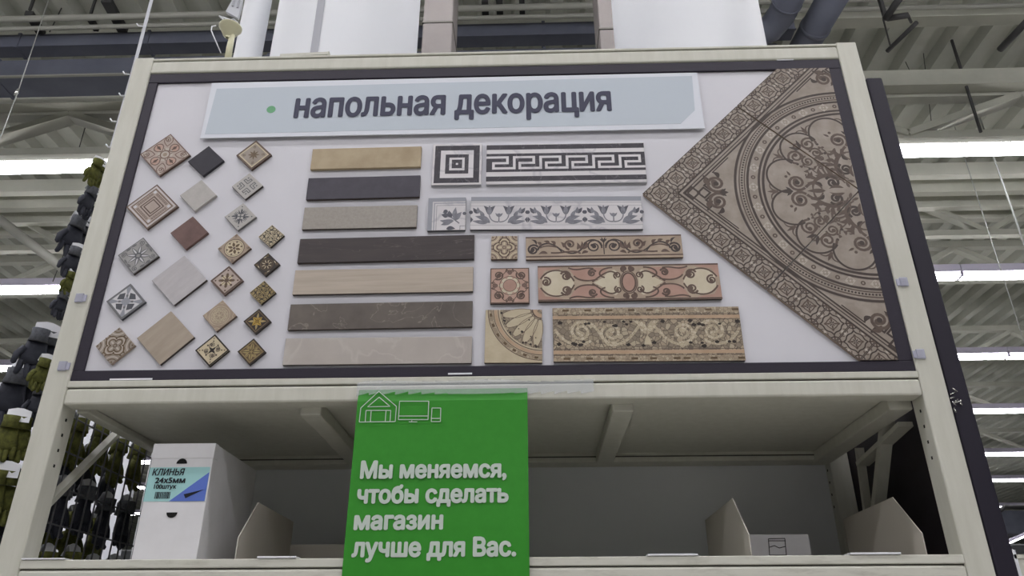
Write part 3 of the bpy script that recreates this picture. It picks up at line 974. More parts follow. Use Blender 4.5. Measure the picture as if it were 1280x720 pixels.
def p_concentric(A, w, h):
    s = w
    for r, wd_, m in ((.5, .03, 'ln_brown'), (.45, .025, 'white_t'), (.4, .022, 'ln_brown'), (.235, .03, 'ln_brown'), (.17, .03, 'ln_brown')):
        A.box_line(-s * r, -s * r, s * r, s * r, s * wd_, m)
    A.rect(-s * .11, -s * .11, s * .11, s * .11, 'pink_beige', 2)
    def f(A):
        for k in range(7):
            x = (-.21 + k * .07) * s
            A.box_line(x - s * .026, s * .285, x + s * .026, s * .345, s * .014, 'ln_brown')
    A.each(A.sym(4), f)
    A.each(A.sym(4), lambda A: A.rect(s * .28, s * .28, s * .36, s * .36, 'white_t', 2))


def p_grooves(A, w, h):
    s = w
    def f(A):
        A.stroke([(s * .08, s * .08), (s * .08, s * .34), (s * .18, s * .34), (s * .18, s * .18), (s * .34, s * .18), (s * .34, s * .08), (s * .08, s * .08)], s * .045, 'grey_mid')
        A.disc((s * .3, s * .3), s * .04, 'grey_mid')
    A.each(A.sym(4), f)


def p_crossleaf(A, w, h):
    s = w
    def f(A):
        A.fan((s * .1, s * .1), PI / 4, s * .3, 'grey_dk', 2, 5, 2.2, .16); A.stroke([(0, 0), (s * .26, s * .26)], s * .04, 'grey_dk')
        A.spiral((s * .3, s * .02), s * .07, s * .02, 1, 1.2, s * .02, 'grey_mid'); A.disc((s * .36, s * .36), s * .03, 'grey_dk')
    A.each(A.sym(4), f)


def p_greyorn(A, w, h):
    s = w
    A.box_line(-s / 2, -s / 2, s / 2, s / 2, s * .03, 'grey_mid')
    A.each(A.sym(8), lambda A: A.leaf((s * .04, 0), (s * .42, 0), s * .13, 'grey_mid', 2)); A.each(A.sym(8), lambda A: A.leaf((s * .08, 0), (s * .38, 0), s * .05, 'white_t', 3))
    def f(A):
        A.spiral((s * .35, s * .35), s * .1, s * .02, -2.2, 1.5, s * .03, 'grey_mid'); A.leaf((s * .42, s * .2), (s * .44, -s * .02), s * .07, 'grey_mid'); A.leaf((s * .2, s * .42), (-s * .02, s * .44), s * .07, 'grey_mid')
        A.spiral((s * .42, s * .13), s * .06, s * .01, 2, -1.2, s * .025, 'grey_mid')
    A.each(A.sym(4), f)
    A.ring((0, 0), s * .1, s * .03, 'grey_dk', 4)


def p_greystar(A, w, h):
    s = w
    A.box_line(-s / 2, -s / 2, s / 2, s / 2, s * .07, 'grey_mid', 1); A.rect(-s * .42, -s * .42, s * .42, s * .42, 'white_t', 1)
    def f(A):
        A.fill([(s * .12, 0), (s * .3, s * .18), (s * .4, 0), (s * .3, -s * .18)], 'grey_dk', 2)
        A.fill([(s * .13, s * .13), (s * .42, s * .3), (s * .42, s * .42), (s * .3, s * .42)], 'gr_band', 2)
        A.fill([(s * .1, s * .05), (s * .22, s * .16), (s * .16, s * .22), (s * .05, s * .1)], 'grey_mid', 3)
    A.each(A.sym(4), f)
    A.rect(-s * .14, -s * .14, s * .14, s * .14, 'gr_band', 3)


def p_quatrefoil(line, lt, m2=None):
    def f0(A, w, h):
        s = w
        def f(A):
            A.arc((s * .16, 0), s * .12, -2.1, 2.1, s * .04, line, 3); A.arc((s * .19, 0), s * .165, -2.0, 2.0, s * .045, lt, 2); A.arc((s * .22, 0), s * .2, -1.9, 1.9, s * .035, line, 3); A.leaf((s * .08, 0), (s * .26, 0), s * .08, lt, 2)
            A.curve((s * .06, s * .5), (s * .1, s * .3), (s * .3, s * .1), (s * .5, s * .06), s * .03, line)
            A.curve((s * .2, s * .5), (s * .22, s * .34), (s * .34, s * .22), (s * .5, s * .2), s * .05, lt, 1)
            A.arc((s * .5, s * .5), s * .2, PI, 1.5 * PI, s * .03, line); A.disc((s * .44, s * .44), s * .03, line)
            A.curve((s * .46, -s * .1), (s * .4, -s * .03), (s * .4, s * .03), (s * .46, s * .1), s * .03, line)
        A.each(A.sym(4), f); A.ring((0, 0), s * .06, s * .025, line)
    return f0


def p_filigree(m):
    def f0(A, w, h):
        s = w
        def f(A):
            A.spiral((s * .17, s * .17), s * .10, s * .02, -2.4, 1.5, s * .035, m); A.spiral((s * .36, s * .36), s * .09, s * .02, 0.8, 1.3, s * .035, m)
            A.spiral((s * .38, s * .14), s * .085, s * .02, 2.6, -1.3, s * .032, m); A.spiral((s * .14, s * .38), s * .085, s * .02, -1.1, 1.3, s * .032, m)
            A.ring((s * .27, 0), s * .055, s * .03, m, 2, 10); A.leaf((s * .04, 0), (s * .21, 0), s * .06, m); A.leaf((s * .33, 0), (s * .47, 0), s * .06, m)
            A.stroke([(s * .05, s * .05), (s * .12, s * .12)], s * .035, m); A.arc((0, 0), s * .30, .25, PI / 2 - .25, s * .028, m); A.disc((s * .44, s * .27), s * .025, m); A.disc((s * .27, s * .44), s * .025, m)
        A.each(A.sym(4), f); A.disc((0, 0), s * .05, m, 3)
        A.box_line(-s / 2, -s / 2, s / 2, s / 2, s * .025, m)
    return f0


def p_medal(A, w, h):
    s = w
    A.disc((0, 0), s * .42, 'cream_t', 1, 36); A.ring((0, 0), s * .42, s * .03, 'ln_brown'); A.ring((0, 0), s * .35, s * .015, 'ln_brown')
    A.each(A.sym(6), lambda A: (A.leaf((s * .07, 0), (s * .3, 0), s * .12, 'bronze', 2), A.disc((s * .26, s * .15), s * .04, 'ln_brown')))
    A.disc((0, 0), s * .06, 'ln_brown', 3)
    A.each(A.sym(4), lambda A: A.spiral((s * .41, s * .41), s * .06, s * .02, 0, 1.2, s * .02, 'ln_brown'))


def p_flower(A, w, h):
    s = w
    A.box_line(-s / 2, -s / 2, s / 2, s / 2, s * .08, 'ln_brown', 1); A.rect(-s * .42, -s * .42, s * .42, s * .42, 'pink_beige', 1)
    def f(A):
        A.leaf((s * .08, 0), (s * .36, 0), s * .16, 'cream_t', 2); A.disc((s * .31, s * .0), s * .055, 'ln_brown', 3); A.stroke([(s * .1, 0), (s * .28, 0)], s * .025, 'ln_brown', 3)
        A.leaf((s * .06, s * .06), (s * .26, s * .26), s * .12, 'bronze', 2); A.disc((s * .34, s * .34), s * .04, 'ln_brown', 2); A.ring((s * .2, s * .2), s * .05, s * .02, 'ln_brown', 3)
    A.each(A.sym(4), f); A.disc((0, 0), s * .1, 'ln_brown', 3); A.disc((0, 0), s * .05, 'bronze', 4)


def p_circles(A, w, h):
    s = w
    for r in (.42, .34, .27, .2): A.ring((0, 0), s * r, s * .018, 'cream_t')
    A.each(A.sym(6), lambda A: A.ring((s * .12, 0), s * .12, s * .015, 'cream_t')); A.each(A.sym(12), lambda A: A.disc((s * .305, 0), s * .018, 'cream_t'))
    A.each(A.sym(4), lambda A: A.arc((s * .5, s * .5), s * .16, PI, 1.5 * PI, s * .02, 'cream_t'))


def p_creamfloral(A, w, h):
    s = w
    A.box_line(-s / 2, -s / 2, s / 2, s / 2, s * .06, 'blackish', 1)
    def f(A):
        A.leaf((0, 0), (s * .2, 0), s * .08, 'blackish'); A.spiral((s * .15, s * .2), s * .1, s * .02, -1.8, 1.4, s * .026, 'ln_dark'); A.spiral((s * .2, -s * .1), s * .1, s * .02, 1.8, -1.4, s * .026, 'ln_dark')
        A.disc((s * .3, 0), s * .035, 'ln_dark'); A.disc((s * .28, s * .28), s * .03, 'ln_dark'); A.fan((s * .38, s * .38), PI / 4 + PI, s * .08, 'ln_dark', 2, 3)
    A.each(A.sym(4), f); A.disc((0, 0), s * .08, 'blackish', 3)


def p_goldflower(A, w, h):
    s = w
    A.box_line(-s / 2, -s / 2, s / 2, s / 2, s * .07, 'blackish', 1); A.box_line(-s * .43, -s * .43, s * .43, s * .43, s * .05, 'bronze', 1)
    def f(A):
        A.fill([(0, 0), (s * .14, s * .12), (s * .34, s * .0), (s * .14, -s * .12)], 'gold_br', 2); A.leaf((s * .08, s * .08), (s * .34, s * .34), s * .12, 'gold', 2)
        A.stroke([(s * .06, 0), (s * .3, 0)], s * .025, 'blackish', 3)
    A.each(A.sym(4), f); A.disc((0, 0), s * .07, 'blackish', 4); A.disc((0, 0), s * .045, 'gold_br', 5)


def p_darkswirl(m, m2):
    def f0(A, w, h):
        s = w
        A.box_line(-s / 2, -s / 2, s / 2, s / 2, s * .06, 'blackish', 1)
        for r in (.34, .26, .17, .09): A.ring((0, 0), s * r, s * .03, m)
        A.each(A.sym(8), lambda A: A.leaf((s * .1, 0), (s * .3, s * .1), s * .05, m2, 3, .2))
        A.each(A.sym(4), lambda A: (A.spiral((s * .37, s * .37), s * .08, s * .02, 0, 1.3, s * .03, m), A.leaf((s * .3, s * .38), (s * .1, s * .42), s * .05, m2)))
    return f0


def p_goldleaf(A, w, h):
    s = w
    A.box_line(-s / 2, -s / 2, s / 2, s / 2, s * .05, 'blackish', 1)
    A.box_line(-s * .41, -s * .41, s * .41, s * .41, s * .03, 'gold', 2)
    def f(A):
        A.leaf((s * .04, s * .04), (s * .36, s * .36), s * .2, 'gold', 2); A.stroke([(s * .06, s * .06), (s * .34, s * .34)], s * .025, 'blackish', 3)
        A.spiral((s * .28, 0), s * .1, s * .02, 2.5, 1.3, s * .035, 'gold', 2)
    A.each(A.sym(4), f); A.disc((0, 0), s * .06, 'gold', 4)


W_ = 'small square sample'
for q, lab, paint, base, edge in (
    (((174.6, 193), (212.5, 167.7), (238.5, 194.2), (199.4, 218.8)), 'large beige tile with rust arabesque and central oval, top left of the diamond samples', p_ornate, 'pink_beige', 'ln_brown'),
    (((234.4, 201), (260, 182.7), (280.2, 201), (254.2, 219.8)), 'plain black square tile turned on its corner, right of the arabesque tile', None, 'charcoal', None),
    (((294.8, 193.3), (319.2, 176), (339.6, 193.8), (315.2, 211.5)), 'small brown rimmed tile with cream inner frame, topmost of the third diagonal row', p_framed_beige, 'st_taupe', 'ln_brown'),
    (((156.3, 258.3), (195.4, 231.7), (224, 257.9), (184.4, 285.4)), 'large pale tile with concentric brown square frames and key pattern beside left frame', p_concentric, 'pink_beige', 'ln_brown'),
    (((224.6, 244.2), (251.5, 224.6), (270.8, 244.2), (243.3, 263.5)), 'plain light grey square tile turned on its corner, just under the black one', None, 'lt_grey', None),
    (((289.2, 232.9), (311.5, 216), (328.8, 232.7), (306.7, 248.3)), 'small grey tile with incised angular groove motif', p_grooves, 'lt_grey', 'ln_dark'),
    (((280.6, 270.4), (303.1, 253.8), (320.8, 271.5), (297.5, 287.5)), 'small pale tile with dark leafy cross, below the angular groove tile', p_crossleaf, 'lt_grey', 'grey_mid'),
    (((212.5, 290.6), (240, 270.2), (260.4, 291.7), (233, 311.2)), 'plain terracotta red square tile turned on its corner', None, 'terracotta', None),
    (((147.2, 318.8), (178.1, 297.2), (199.2, 320.9), (167, 342)), 'grey relief tile with eight petalled rosette near left frame', p_greyorn, 'grey_orn', 'ln_dark'),
    (((322.7, 295.8), (339.6, 281.3), (355.5, 294.5), (338.6, 308.5)), 'tiny black and pale gold filigree tile, topmost of the five tiny ones', p_filigree('cream_t'), 'blackish', 'blackish'),
    (((271.8, 310.4), (295.6, 291.9), (313.5, 310.4), (290.3, 328.8)), 'small beige tile with a round cream medallion of brown flowers', p_medal, 'st_beige', 'ln_brown'),
    (((188.6, 351.3), (230.9, 319), (259.1, 350), (216.9, 380.3)), 'large plain pale grey square tile turned on its corner', None, 'grey_plain', 'ln_dark'),
    (((317.2, 330.7), (334.4, 316.4), (350.2, 330.7), (332, 344.7)), 'tiny dark bronze tile with round swirl, second from top of the five tiny ones', p_darkswirl('bronze', 'cream_t'), 'blackish', 'blackish'),
    (((262.6, 350.7), (286.3, 332.8), (304.3, 350), (280.2, 369.2)), 'small dark brown framed tile with a pink beige flower', p_flower, 'pink_beige', 'ln_brown'),
    (((132.7, 376.3), (162.2, 354.4), (182, 378.2), (152.2, 399.3)), 'grey framed white tile with a dark grey pointed star', p_greystar, 'gr_band', 'grey_dk'),
    (((311.4, 365.8), (330.4, 351.3), (344.9, 365.8), (326.7, 380.3)), 'tiny gold filigree tile, middle one of the five tiny ones', p_filigree('gold'), 'blackish', 'blackish'),
    (((252.5, 394), (277.9, 375.6), (296.1, 394.8), (271, 414.1)), 'small taupe tile with fine interlaced cream circles', p_circles, 'st_beige', 'ln_brown'),
    (((304, 401.4), (323.3, 386.1), (339.1, 402), (319.3, 417.3)), 'tiny bright gold four petal flower tile with dark rim', p_goldflower, 'blackish', 'blackish'),
    (((170.2, 423.1), (213.2, 388.8), (243.5, 422), (200, 454.8)), 'large plain beige wood toned square tile, lowest of the large plain ones', None, 'wood_beige', 'ln_dark'),
    (((120, 432.6), (147.7, 408.8), (169.6, 432.3), (138, 455)), 'beige tile with brown quatrefoil, lowest tile at far left', p_quatrefoil('bronze', 'st_pale'), 'st_taupe', 'st_beige'),
    (((243.3, 437.9), (268.4, 417.8), (286.8, 438.4), (262, 457.4)), 'small cream tile with black rim and dark curling flower', p_creamfloral, 'cream_t', 'blackish'),
    (((296.3, 439.7), (317.2, 423.3), (332.5, 439.7), (311.4, 456.1)), 'tiny dark gold leaf tile, lowest of the five tiny ones', p_goldleaf, 'bronze', 'blackish'),
):
    tile(q, lab, paint, base, edge, SMALL)

# plain strips
for q, lab, base in (
    (((390.6, 185.8), (526.9, 183.1), (525.6, 209.4), (388.1, 210.5)), 'short sandy beige plain tile strip, top one of the column of plain strips', 'sand'),
    (((385.3, 222.3), (525.6, 219.1), (524.1, 247), (382.8, 248.5)), 'short graphite plain tile strip, second from the top', 'graphite'),
    (((380.5, 259), (521.8, 256.5), (520.3, 284.5), (377.5, 286)), 'short grey beige plain tile strip, third from the top', 'felt'),
    (((375, 298), (593, 293.8), (592.5, 324.5), (371.8, 328)), 'long dark brown marble tile strip with thin pale veins', 'dkwood'),
    (((368.8, 336.8), (591.8, 334.3), (590.8, 365), (365.8, 367.5)), 'long banded beige stone tile strip', 'travert'),
    (((363, 380), (590.8, 376.3), (590, 409.3), (359.5, 411.8)), 'long grey brown marble tile strip with pale cracks', 'greymarble'),
    (((357.5, 423.3), (590, 420), (589.5, 453.8), (352.5, 456.3)), 'long pale beige marble tile strip, lowest one touching the frame', 'pale_marble'),
):
    tile(q, lab, None, base, 'ln_dark' if base != 'sand' else None, 'plain tile strips in the middle of the board')


# patterned corners and borders
def b_square(A, w, h):
    s = w
    for r0, m in ((.455, 'dkmarble'), (.335, 'whmarble'), (.235, 'dkmarble'), (.155, 'whmarble'), (.105, 'dkmarble')): A.rect(-s * r0, -s * r0, s * r0, s * r0, m, [.455, .335, .235, .155, .105].index(r0) + 1)
    A.rect(-s * .022, -s * .022, s * .022, s * .022, 'whmarble', 6)


def b_key(A, w, h):
    z = lambda u: h * (0.5 - u)
    A.rect(-w / 2, z(.14), w / 2, z(.02), 'dkmarble'); A.rect(-w / 2, z(.93), w / 2, z(.81), 'dkmarble'); A.rect(-w / 2, z(.70), w / 2, z(.24), 'dkmarble')
    n = 6; u = w / n; th = h * .055; pts = []
    t, m_, b_ = z(.335), z(.48), z(.61)
    for k in range(n):
        x = -w / 2 + u * k
        seg = [(x + .06 * u, t), (x + .80 * u, t), (x + .80 * u, m_), (x + .27 * u, m_), (x + .27 * u, b_), (x + 1.06 * u if k < n - 1 else x + u, b_)]
        pts += seg
    pts = [(-w / 2, t)] + pts[1:]
    k = A.mi('whmarble')
    for p, q in zip(pts, pts[1:]):
        x0, x1 = sorted((p[0], q[0])); z0, z1 = sorted((p[1], q[1]))
        A.rect(max(-w / 2, x0 - th / 2), z0 - th / 2, min(w / 2, x1 + th / 2), z1 + th / 2, 'whmarble', 2)


def tulip(A, x, z, s, fl):
    A.leaf((x, z), (x - s * .25, z + s * .45), s * .22, 'gr_leaf2', 2, -.15); A.leaf((x, z), (x + s * .25, z + s * .45), s * .22, 'gr_leaf2', 2, .15); A.leaf((x, z), (x, z + s * .48), s * .2, 'gr_leaf', 3)
    A.curve((x, z), (x + fl * s * .02, z - s * .2), (x + fl * s * .15, z - s * .36), (x + fl * s * .4, z - s * .34), s * .05, 'gr_leaf', 2)


def b_leaf(A, w, h):
    A.rect(-w / 2, h * .36, w / 2, h * .5, 'gr_band'); A.rect(-w / 2, h * .31, w / 2, h * .325, 'gr_band'); A.rect(-w / 2, h * .215, w / 2, h * .225, 'gr_band'); A.rect(-w / 2, -h * .37, w / 2, -h * .36, 'gr_band')
    n = 3; u = w / n; s = h * .62
    for k in range(n):
        cx = -w / 2 + u * (k + .5)
        for f in (-1, 1):
            X = lambda v: cx + f * v * u
            tulip(A, X(.17), -h * .06, s, -f)
            A.leaf((X(.15), -h * .30), (X(.42), -h * .1), h * .16, 'gr_leaf', 2, f * .1); A.leaf((X(.2), -h * .31), (X(.47), -h * .24), h * .12, 'gr_leaf', 2)
            A.leaf((X(.28), -h * .2), (X(.36), h * .1), h * .11, 'gr_leaf', 2, f * .12); A.leaf((X(.38), -h * .02), (X(.46), h * .16), h * .1, 'gr_leaf2', 2); A.leaf((X(.36), -h * .02), (X(.38), h * .18), h * .09, 'gr_leaf', 2)
            A.disc((X(.495), h * .02), h * .055, 'gr_leaf2', 3, 12); A.fill([(X(.495), -h * .12), (X(.45), -h * .2), (X(.495), -h * .3), (X(.5), -h * .2)], 'gr_leaf2', 3)
        A.disc((cx, -h * .06), h * .05, 'gr_leaf', 2, 12); A.leaf((cx, -h * .12), (cx - h * .1, h * .0), h * .06, 'gr_leaf'); A.leaf((cx, -h * .12), (cx + h * .1, h * .0), h * .06, 'gr_leaf'); A.stroke([(cx, -h * .1), (cx, -h * .26)], h * .03, 'gr_leaf')


def b_leafcorner(A, w, h):
    s = w
    A.rect(-s / 2, s * .38, s / 2, s / 2, 'gr_band'); A.rect(-s / 2, -s / 2, -s * .38, s * .38, 'gr_band')
    A.stroke([(-s * .33, -s * .5), (-s * .33, s * .33), (s * .5, s * .33)], s * .025, 'gr_band'); A.stroke([(-s * .27, -s * .5), (-s * .27, s * .26), (s * .5, s * .26)], s * .012, 'gr_leaf')
    A.stroke([(s * .34, -s * .3), (s * .02, -s * .02), (-s * .1, s * .05)], s * .035, 'gr_leaf')
    for p0, p1, m in (((.25, -.2), (.24, .2), 'gr_leaf'), ((.25, -.2), (.4, .05), 'gr_leaf'), ((.2, -.22), (-.18, -.2), 'gr_leaf'), ((.15, -.18), (-.15, -.34), 'gr_leaf'), ((.12, -.12), (.06, .1), 'gr_leaf2'), ((.06, -.05), (-.14, -.02), 'gr_leaf2')):
        A.leaf((p0[0] * s, p0[1] * s), (p1[0] * s, p1[1] * s), s * .14, m, 2, .08)
    A.disc((-s * .03, s * .07), s * .06, 'gr_leaf2', 3, 12); A.disc((s * .47, s * 0), s * .05, 'gr_leaf2'); A.leaf((s * .0, -s * .46), (s * .24, -s * .46), s * .12, 'gr_leaf2', 2, .1); A.stroke([(s * .36, -s * .5), (s * .36, -s * .38), (s * .5, -s * .38)], s * .015, 'gr_leaf')


def b_scroll(A, w, h):
    A.rect(-w / 2, h * .44, w / 2, h * .5, 'ln_brown'); A.rect(-w / 2, -h * .41, w / 2, -h * .35, 'ln_brown')
    H = h; D = 'ln_dark'; B = 'ln_brown'
    for f in (-1, 1):
        A.T = lambda p, f=f: (p[0] * f, p[1])
        A.spiral((w * .062, 0.03 * H), H * .31, H * .09, PI, -1.4, H * .065, D); A.disc((w * .062, .03 * H), H * .09, D, 3, 12)
        A.curve((w * .012, -H * .05), (w * .02, H * .36), (w * .08, H * .44), (w * .125, H * .16), H * .06, D)
        A.curve((w * .118, H * .2), (w * .15, -H * .36), (w * .23, -H * .40), (w * .30, H * .05), (H * .07, H * .05), D)
        A.curve((w * .15, -H * .27), (w * .20, -H * .05), (w * .26, -H * .28), (w * .34, -H * .22), H * .07, B)
        A.spiral((w * .215, H * .13), H * .23, H * .05, -1.4, 1.3, H * .085, B); A.disc((w * .215, H * .13), H * .06, D, 3, 10)
        A.curve((w * .27, -H * .2), (w * .31, H * .26), (w * .40, H * .34), (w * .425, -H * .1), (H * .05, H * .08), D)
        A.curve((w * .30, H * .02), (w * .35, H * .12), (w * .38, H * .1), (w * .41, H * .0), H * .06, B)
        A.spiral((w * .452, -H * .08), H * .23, H * .06, 2.5, -1.5, H * .08, D); A.disc((w * .452, -H * .08), H * .06, D, 3, 10)
        for (a, z, b_, c_) in ((.135, -.1, .11, .30), (.155, -.08, .14, .28), (.17, -.1, .17, .22), (.31, .12, .34, .30), (.345, .16, .385, .30), (.40, .1, .43, .26), (.36, -.24, .42, -.28), (.10, -.2, .145, -.3), (.255, .0, .275, .25)):
            A.leaf((w * a, H * z), (w * b_, H * c_), H * .13, B, 2, .18)
        A.leaf((w * .43, H * .15), (w * .465, H * .38), H * .09, D, 2, .2)
        A.leaf((0, H * .18), (w * .012, H * .44), H * .08, D); A.leaf((0, H * .25), (w * .024, H * .36), H * .07, D)
        A.T = lambda p: p
    A.stroke([(0, H * .2), (0, -H * .32)], H * .04, D)


def b_pink(A, w, h):
    A.rect(-w / 2, h * .455, w / 2, h * .5, 'ln_brown'); A.rect(-w / 2, -h * .5, w / 2, -h * .45, 'ln_brown', 2)
    H = h; ln = 'ln_brown'; t = H * .042
    for f in (-1, 1):
        A.T = lambda p, f=f: (p[0] * f, p[1])
        # pale heart next to the middle, pink wings, outer round heart
        A.fill([(w * .055, 0.0), (w * .05, H * .25), (w * .075, H * .36), (w * .11, H * .30), (w * .14, H * .14), (w * .19, 0), (w * .14, -H * .14), (w * .11, -H * .3), (w * .075, -H * .36), (w * .05, -H * .25)], 'cream_p', 1)
        for g in (-1, 1):
            A.fill([(w * .10, g * H * .42), (w * .15, g * H * .2), (w * .20, g * H * .05), (w * .27, g * H * .06), (w * .30, g * H * .2), (w * .33, g * H * .43)], 'pink', 1)
            A.fill([(w * .36, g * H * .45), (w * .40, g * H * .40), (w * .46, g * H * .36), (w * .485, g * H * .15), (w * .499, g * H * .1), (w * .499, g * H * .45)], 'pink', 2)
            A.curve((w * .06, g * H * .2), (w * .09, g * H * .42), (w * .13, g * H * .28), (w * .20, g * H * .02), t, ln, 3)
            A.spiral((w * .06, g * H * .2), H * .1, H * .03, -g * 1.2, g * 1.3, t, ln, 3)
            A.curve((w * .085, g * H * .42), (w * .16, g * H * .42), (w * .18, g * H * .2), (w * .13, g * H * .14), t, ln, 3)
            A.spiral((w * .20, g * H * .27), H * .11, H * .03, g * 2.8, -g * 1.4, t * 1.2, ln, 3)
            A.curve((w * .17, g * H * .1), (w * .22, g * H * .02), (w * .28, g * H * .06), (w * .30, g * H * .2), t, ln, 3)
            A.curve((w * .19, g * H * .40), (w * .25, g * H * .46), (w * .27, g * H * .3), (w * .33, g * H * .43), t, ln, 3)
            A.spiral((w * .345, g * H * .2), H * .14, H * .035, g * 0.4, g * 1.5, t * 1.3, ln, 3)
            A.curve((w * .30, g * H * .05), (w * .33, g * H * .40), (w * .44, g * H * .50), (w * .485, g * H * .12), t, ln, 3)
        A.fill([(w * .30, 0), (w * .32, H * .2), (w * .37, H * .38), (w * .43, H * .36), (w * .475, H * .15), (w * .475, -H * .15), (w * .43, -H * .36), (w * .37, -H * .38), (w * .32, -H * .2)], 'cream_p', 1)
        A.spiral((w * .455, H * .04), H * .13, H * .03, 1.2, 1.5, t * 1.2, ln, 3); A.disc((w * .345, H * .2), H * .03, ln, 3, 8)
        A.T = lambda p: p
    A.disc((0, 0), H * .17, 'pink', 2, 24, H * .26); A.ring((0, 0), H * .17, t, ln, 3, 28, H * .26); A.ring((0, 0), H * .21, t * .6, ln, 3, 28, H * .31)
    for g in (-1, 1):
        for f in (-1, 1): A.spiral((f * H * .1, g * H * .38), H * .08, H * .02, PI / 2 * f, f * g * 1.2, t * 1.4, ln, 3)


def b_pinkcorner(A, w, h):
    s = w
    A.box_line(-s / 2, -s / 2, s / 2, s / 2, s * .025, 'ln_brown', 2)
    A.each(A.sym(8), lambda A: A.leaf((s * .1, 0), (s * .3, 0), s * .14, 'cream_p', 1))
    A.disc((0, 0), s * .17, 'pink', 3, 24); A.ring((0, 0), s * .17, s * .018, 'ln_rust', 4); A.ring((0, 0), s * .26, s * .018, 'ln_brown', 2)
    def f(A):
        A.spiral((s * .29, s * .29), s * .13, s * .035, 2.4, 1.5, s * .042, 'ln_brown', 3); A.disc((s * .29, s * .29), s * .05, 'ln_brown', 3); A.curve((s * .1, s * .42), (s * .2, s * .46), (s * .2, s * .2), (s * .42, s * .1), s * .02, 'ln_brown', 3)
        A.leaf((s * .3, 0), (s * .46, 0), s * .12, 'ln_rust', 2); A.spiral((s * .42, s * .06), s * .05, s * .015, 0, 1.1, s * .022, 'ln_brown', 3); A.spiral((s * .42, -s * .06), s * .05, s * .015, 0, -1.1, s * .022, 'ln_brown', 3)
    A.each(A.sym(4), f)


def b_mosaic(A, w, h):
    H = h
    A.rect(-w / 2, H * .40, w / 2, H * .5, 'mos_band'); A.rect(-w / 2, -H * .5, w / 2, -H * .40, 'mos_band'); A.rect(-w / 2, H * .285, w / 2, H * .345, 'orange', 1); A.rect(-w / 2, -H * .365, w / 2, -H * .30, 'orange', 1)
    for z in (.365, .27, -.28, -.385): A.rect(-w / 2, z * H - H * .005, w / 2, z * H + H * .005, 'ln_brown', 2)
    rr = random.Random(5)
    for k in range(9):
        x = -w / 2 + w * (k + rr.random() * .6 + .1) / 9
        for z in (.45, -.45):
            A.rect(x, z * H - H * .02, x + w * .035, z * H + H * .02, 'bronze', 2)
    for f in (-1, 1):
        A.T = lambda p, f=f: (p[0] * f, p[1])
        A.spiral((w * .19, H * .02), H * .2, H * .05, -2.0, 1.6, H * .055, 'mos_lt', 3); A.spiral((w * .35, H * .05), H * .2, H * .05, 2.8, -1.7, H * .055, 'mos_lt', 3)
        A.curve((w * .02, H * .22), (w * .06, H * .1), (w * .1, -H * .22), (w * .19, -H * .2), H * .05, 'mos_lt', 3); A.curve((w * .19, -H * .2), (w * .25, -H * .22), (w * .24, H * .24), (w * .35, H * .24), H * .05, 'mos_lt', 3)
        A.curve((w * .30, -H * .12), (w * .34, -H * .24), (w * .44, -H * .24), (w * .49, H * .1), H * .05, 'mos_lt', 3)
        A.leaf((w * .0, H * .05), (w * .07, H * .25), H * .10, 'mos_lt', 3, .1); A.leaf((w * .005, H * .0), (w * .05, H * .2), H * .07, 'mos_lt', 3)
        for k in range(34):
            x, z = rr.uniform(.02, .49) * w, rr.uniform(-.24, .24) * H
            if z > .14 * H or z < -.14 * H:
                n = rr.randint(4, 6); r = H * rr.uniform(.022, .040)
                A.fill([(x + 1.3 * r * math.cos(2 * PI * q / n + .3), z + r * math.sin(2 * PI * q / n + .3)) for q in range(n)], 'blackish', 4)
        A.T = lambda p: p
    A.fill([(-w * .02, -H * .2), (w * .02, -H * .2), (w * .012, -H * .08), (0, -H * .02), (-w * .012, -H * .08)], 'cream_m', 4)


def b_mosaiccorner(A, w, h):
    s = w; c = (s * .5, s * .5 * h / w)
    def qd(r, wd_, m, lv): A.arc(c, r, PI, 1.5 * PI, wd_, m, lv, 22)
    pts = [c] + [(c[0] + s * .74 * math.cos(PI + PI / 2 * k / 20), c[1] + s * .74 * math.sin(PI + PI / 2 * k / 20)) for k in range(21)]
    A.fill(pts, 'mos', 1)
    qd(s * .955, s * .014, 'ln_brown', 2); qd(s * .91, s * .07, 'mos_band', 1); qd(s * .86, s * .014, 'ln_brown', 2); qd(s * .82, s * .055, 'orange', 1); qd(s * .775, s * .016, 'ln_brown', 2)
    for k in range(7):
        a = PI + PI / 2 * (k + .5) / 7
        A.arc(c, s * .91, a - .035, a + .035, s * .04, 'bronze', 2, 3)
    rr = random.Random(9)
    for k in range(5):
        a = PI + PI / 2 * (k + .5) / 5
        p0 = (c[0] + s * .2 * math.cos(a), c[1] + s * .2 * math.sin(a)); p1 = (c[0] + s * .70 * math.cos(a), c[1] + s * .70 * math.sin(a))
        n = 10; L = []; R = []
        for i in range(n + 1):
            u = i / n; x = p0[0] + (p1[0] - p0[0]) * u; z = p0[1] + (p1[1] - p0[1]) * u
            q = s * (.02 + .062 * math.sin(PI * min(1, .1 + u * .78)) ** 1.2) if i < n else s * .03
            L.append((x - q * math.sin(a), z + q * math.cos(a))); R.append((x + q * math.sin(a), z - q * math.cos(a)))
        A.fill(L + R[::-1], 'cream_m', 2); A.stroke(L + R[::-1], s * .009, 'ln_brown', 3, True)
    for k in range(26):
        a = PI + rr.random() * PI / 2; r = s * rr.choice((.71, .69, .3, .72, .55)); x, z = c[0] + r * math.cos(a), c[1] + r * math.sin(a)
        if x > c[0] - s * .02 or z > c[1] - s * .02: continue
        q = s * rr.uniform(.012, .026); A.fill([(x + q * math.cos(2 * PI * i / 5), z + q * math.sin(2 * PI * i / 5)) for i in range(5)], 'blackish', 2)
    qd(s * .17, s * .02, 'ln_brown', 3); qd(s * .12, s * .07, 'orange', 2)


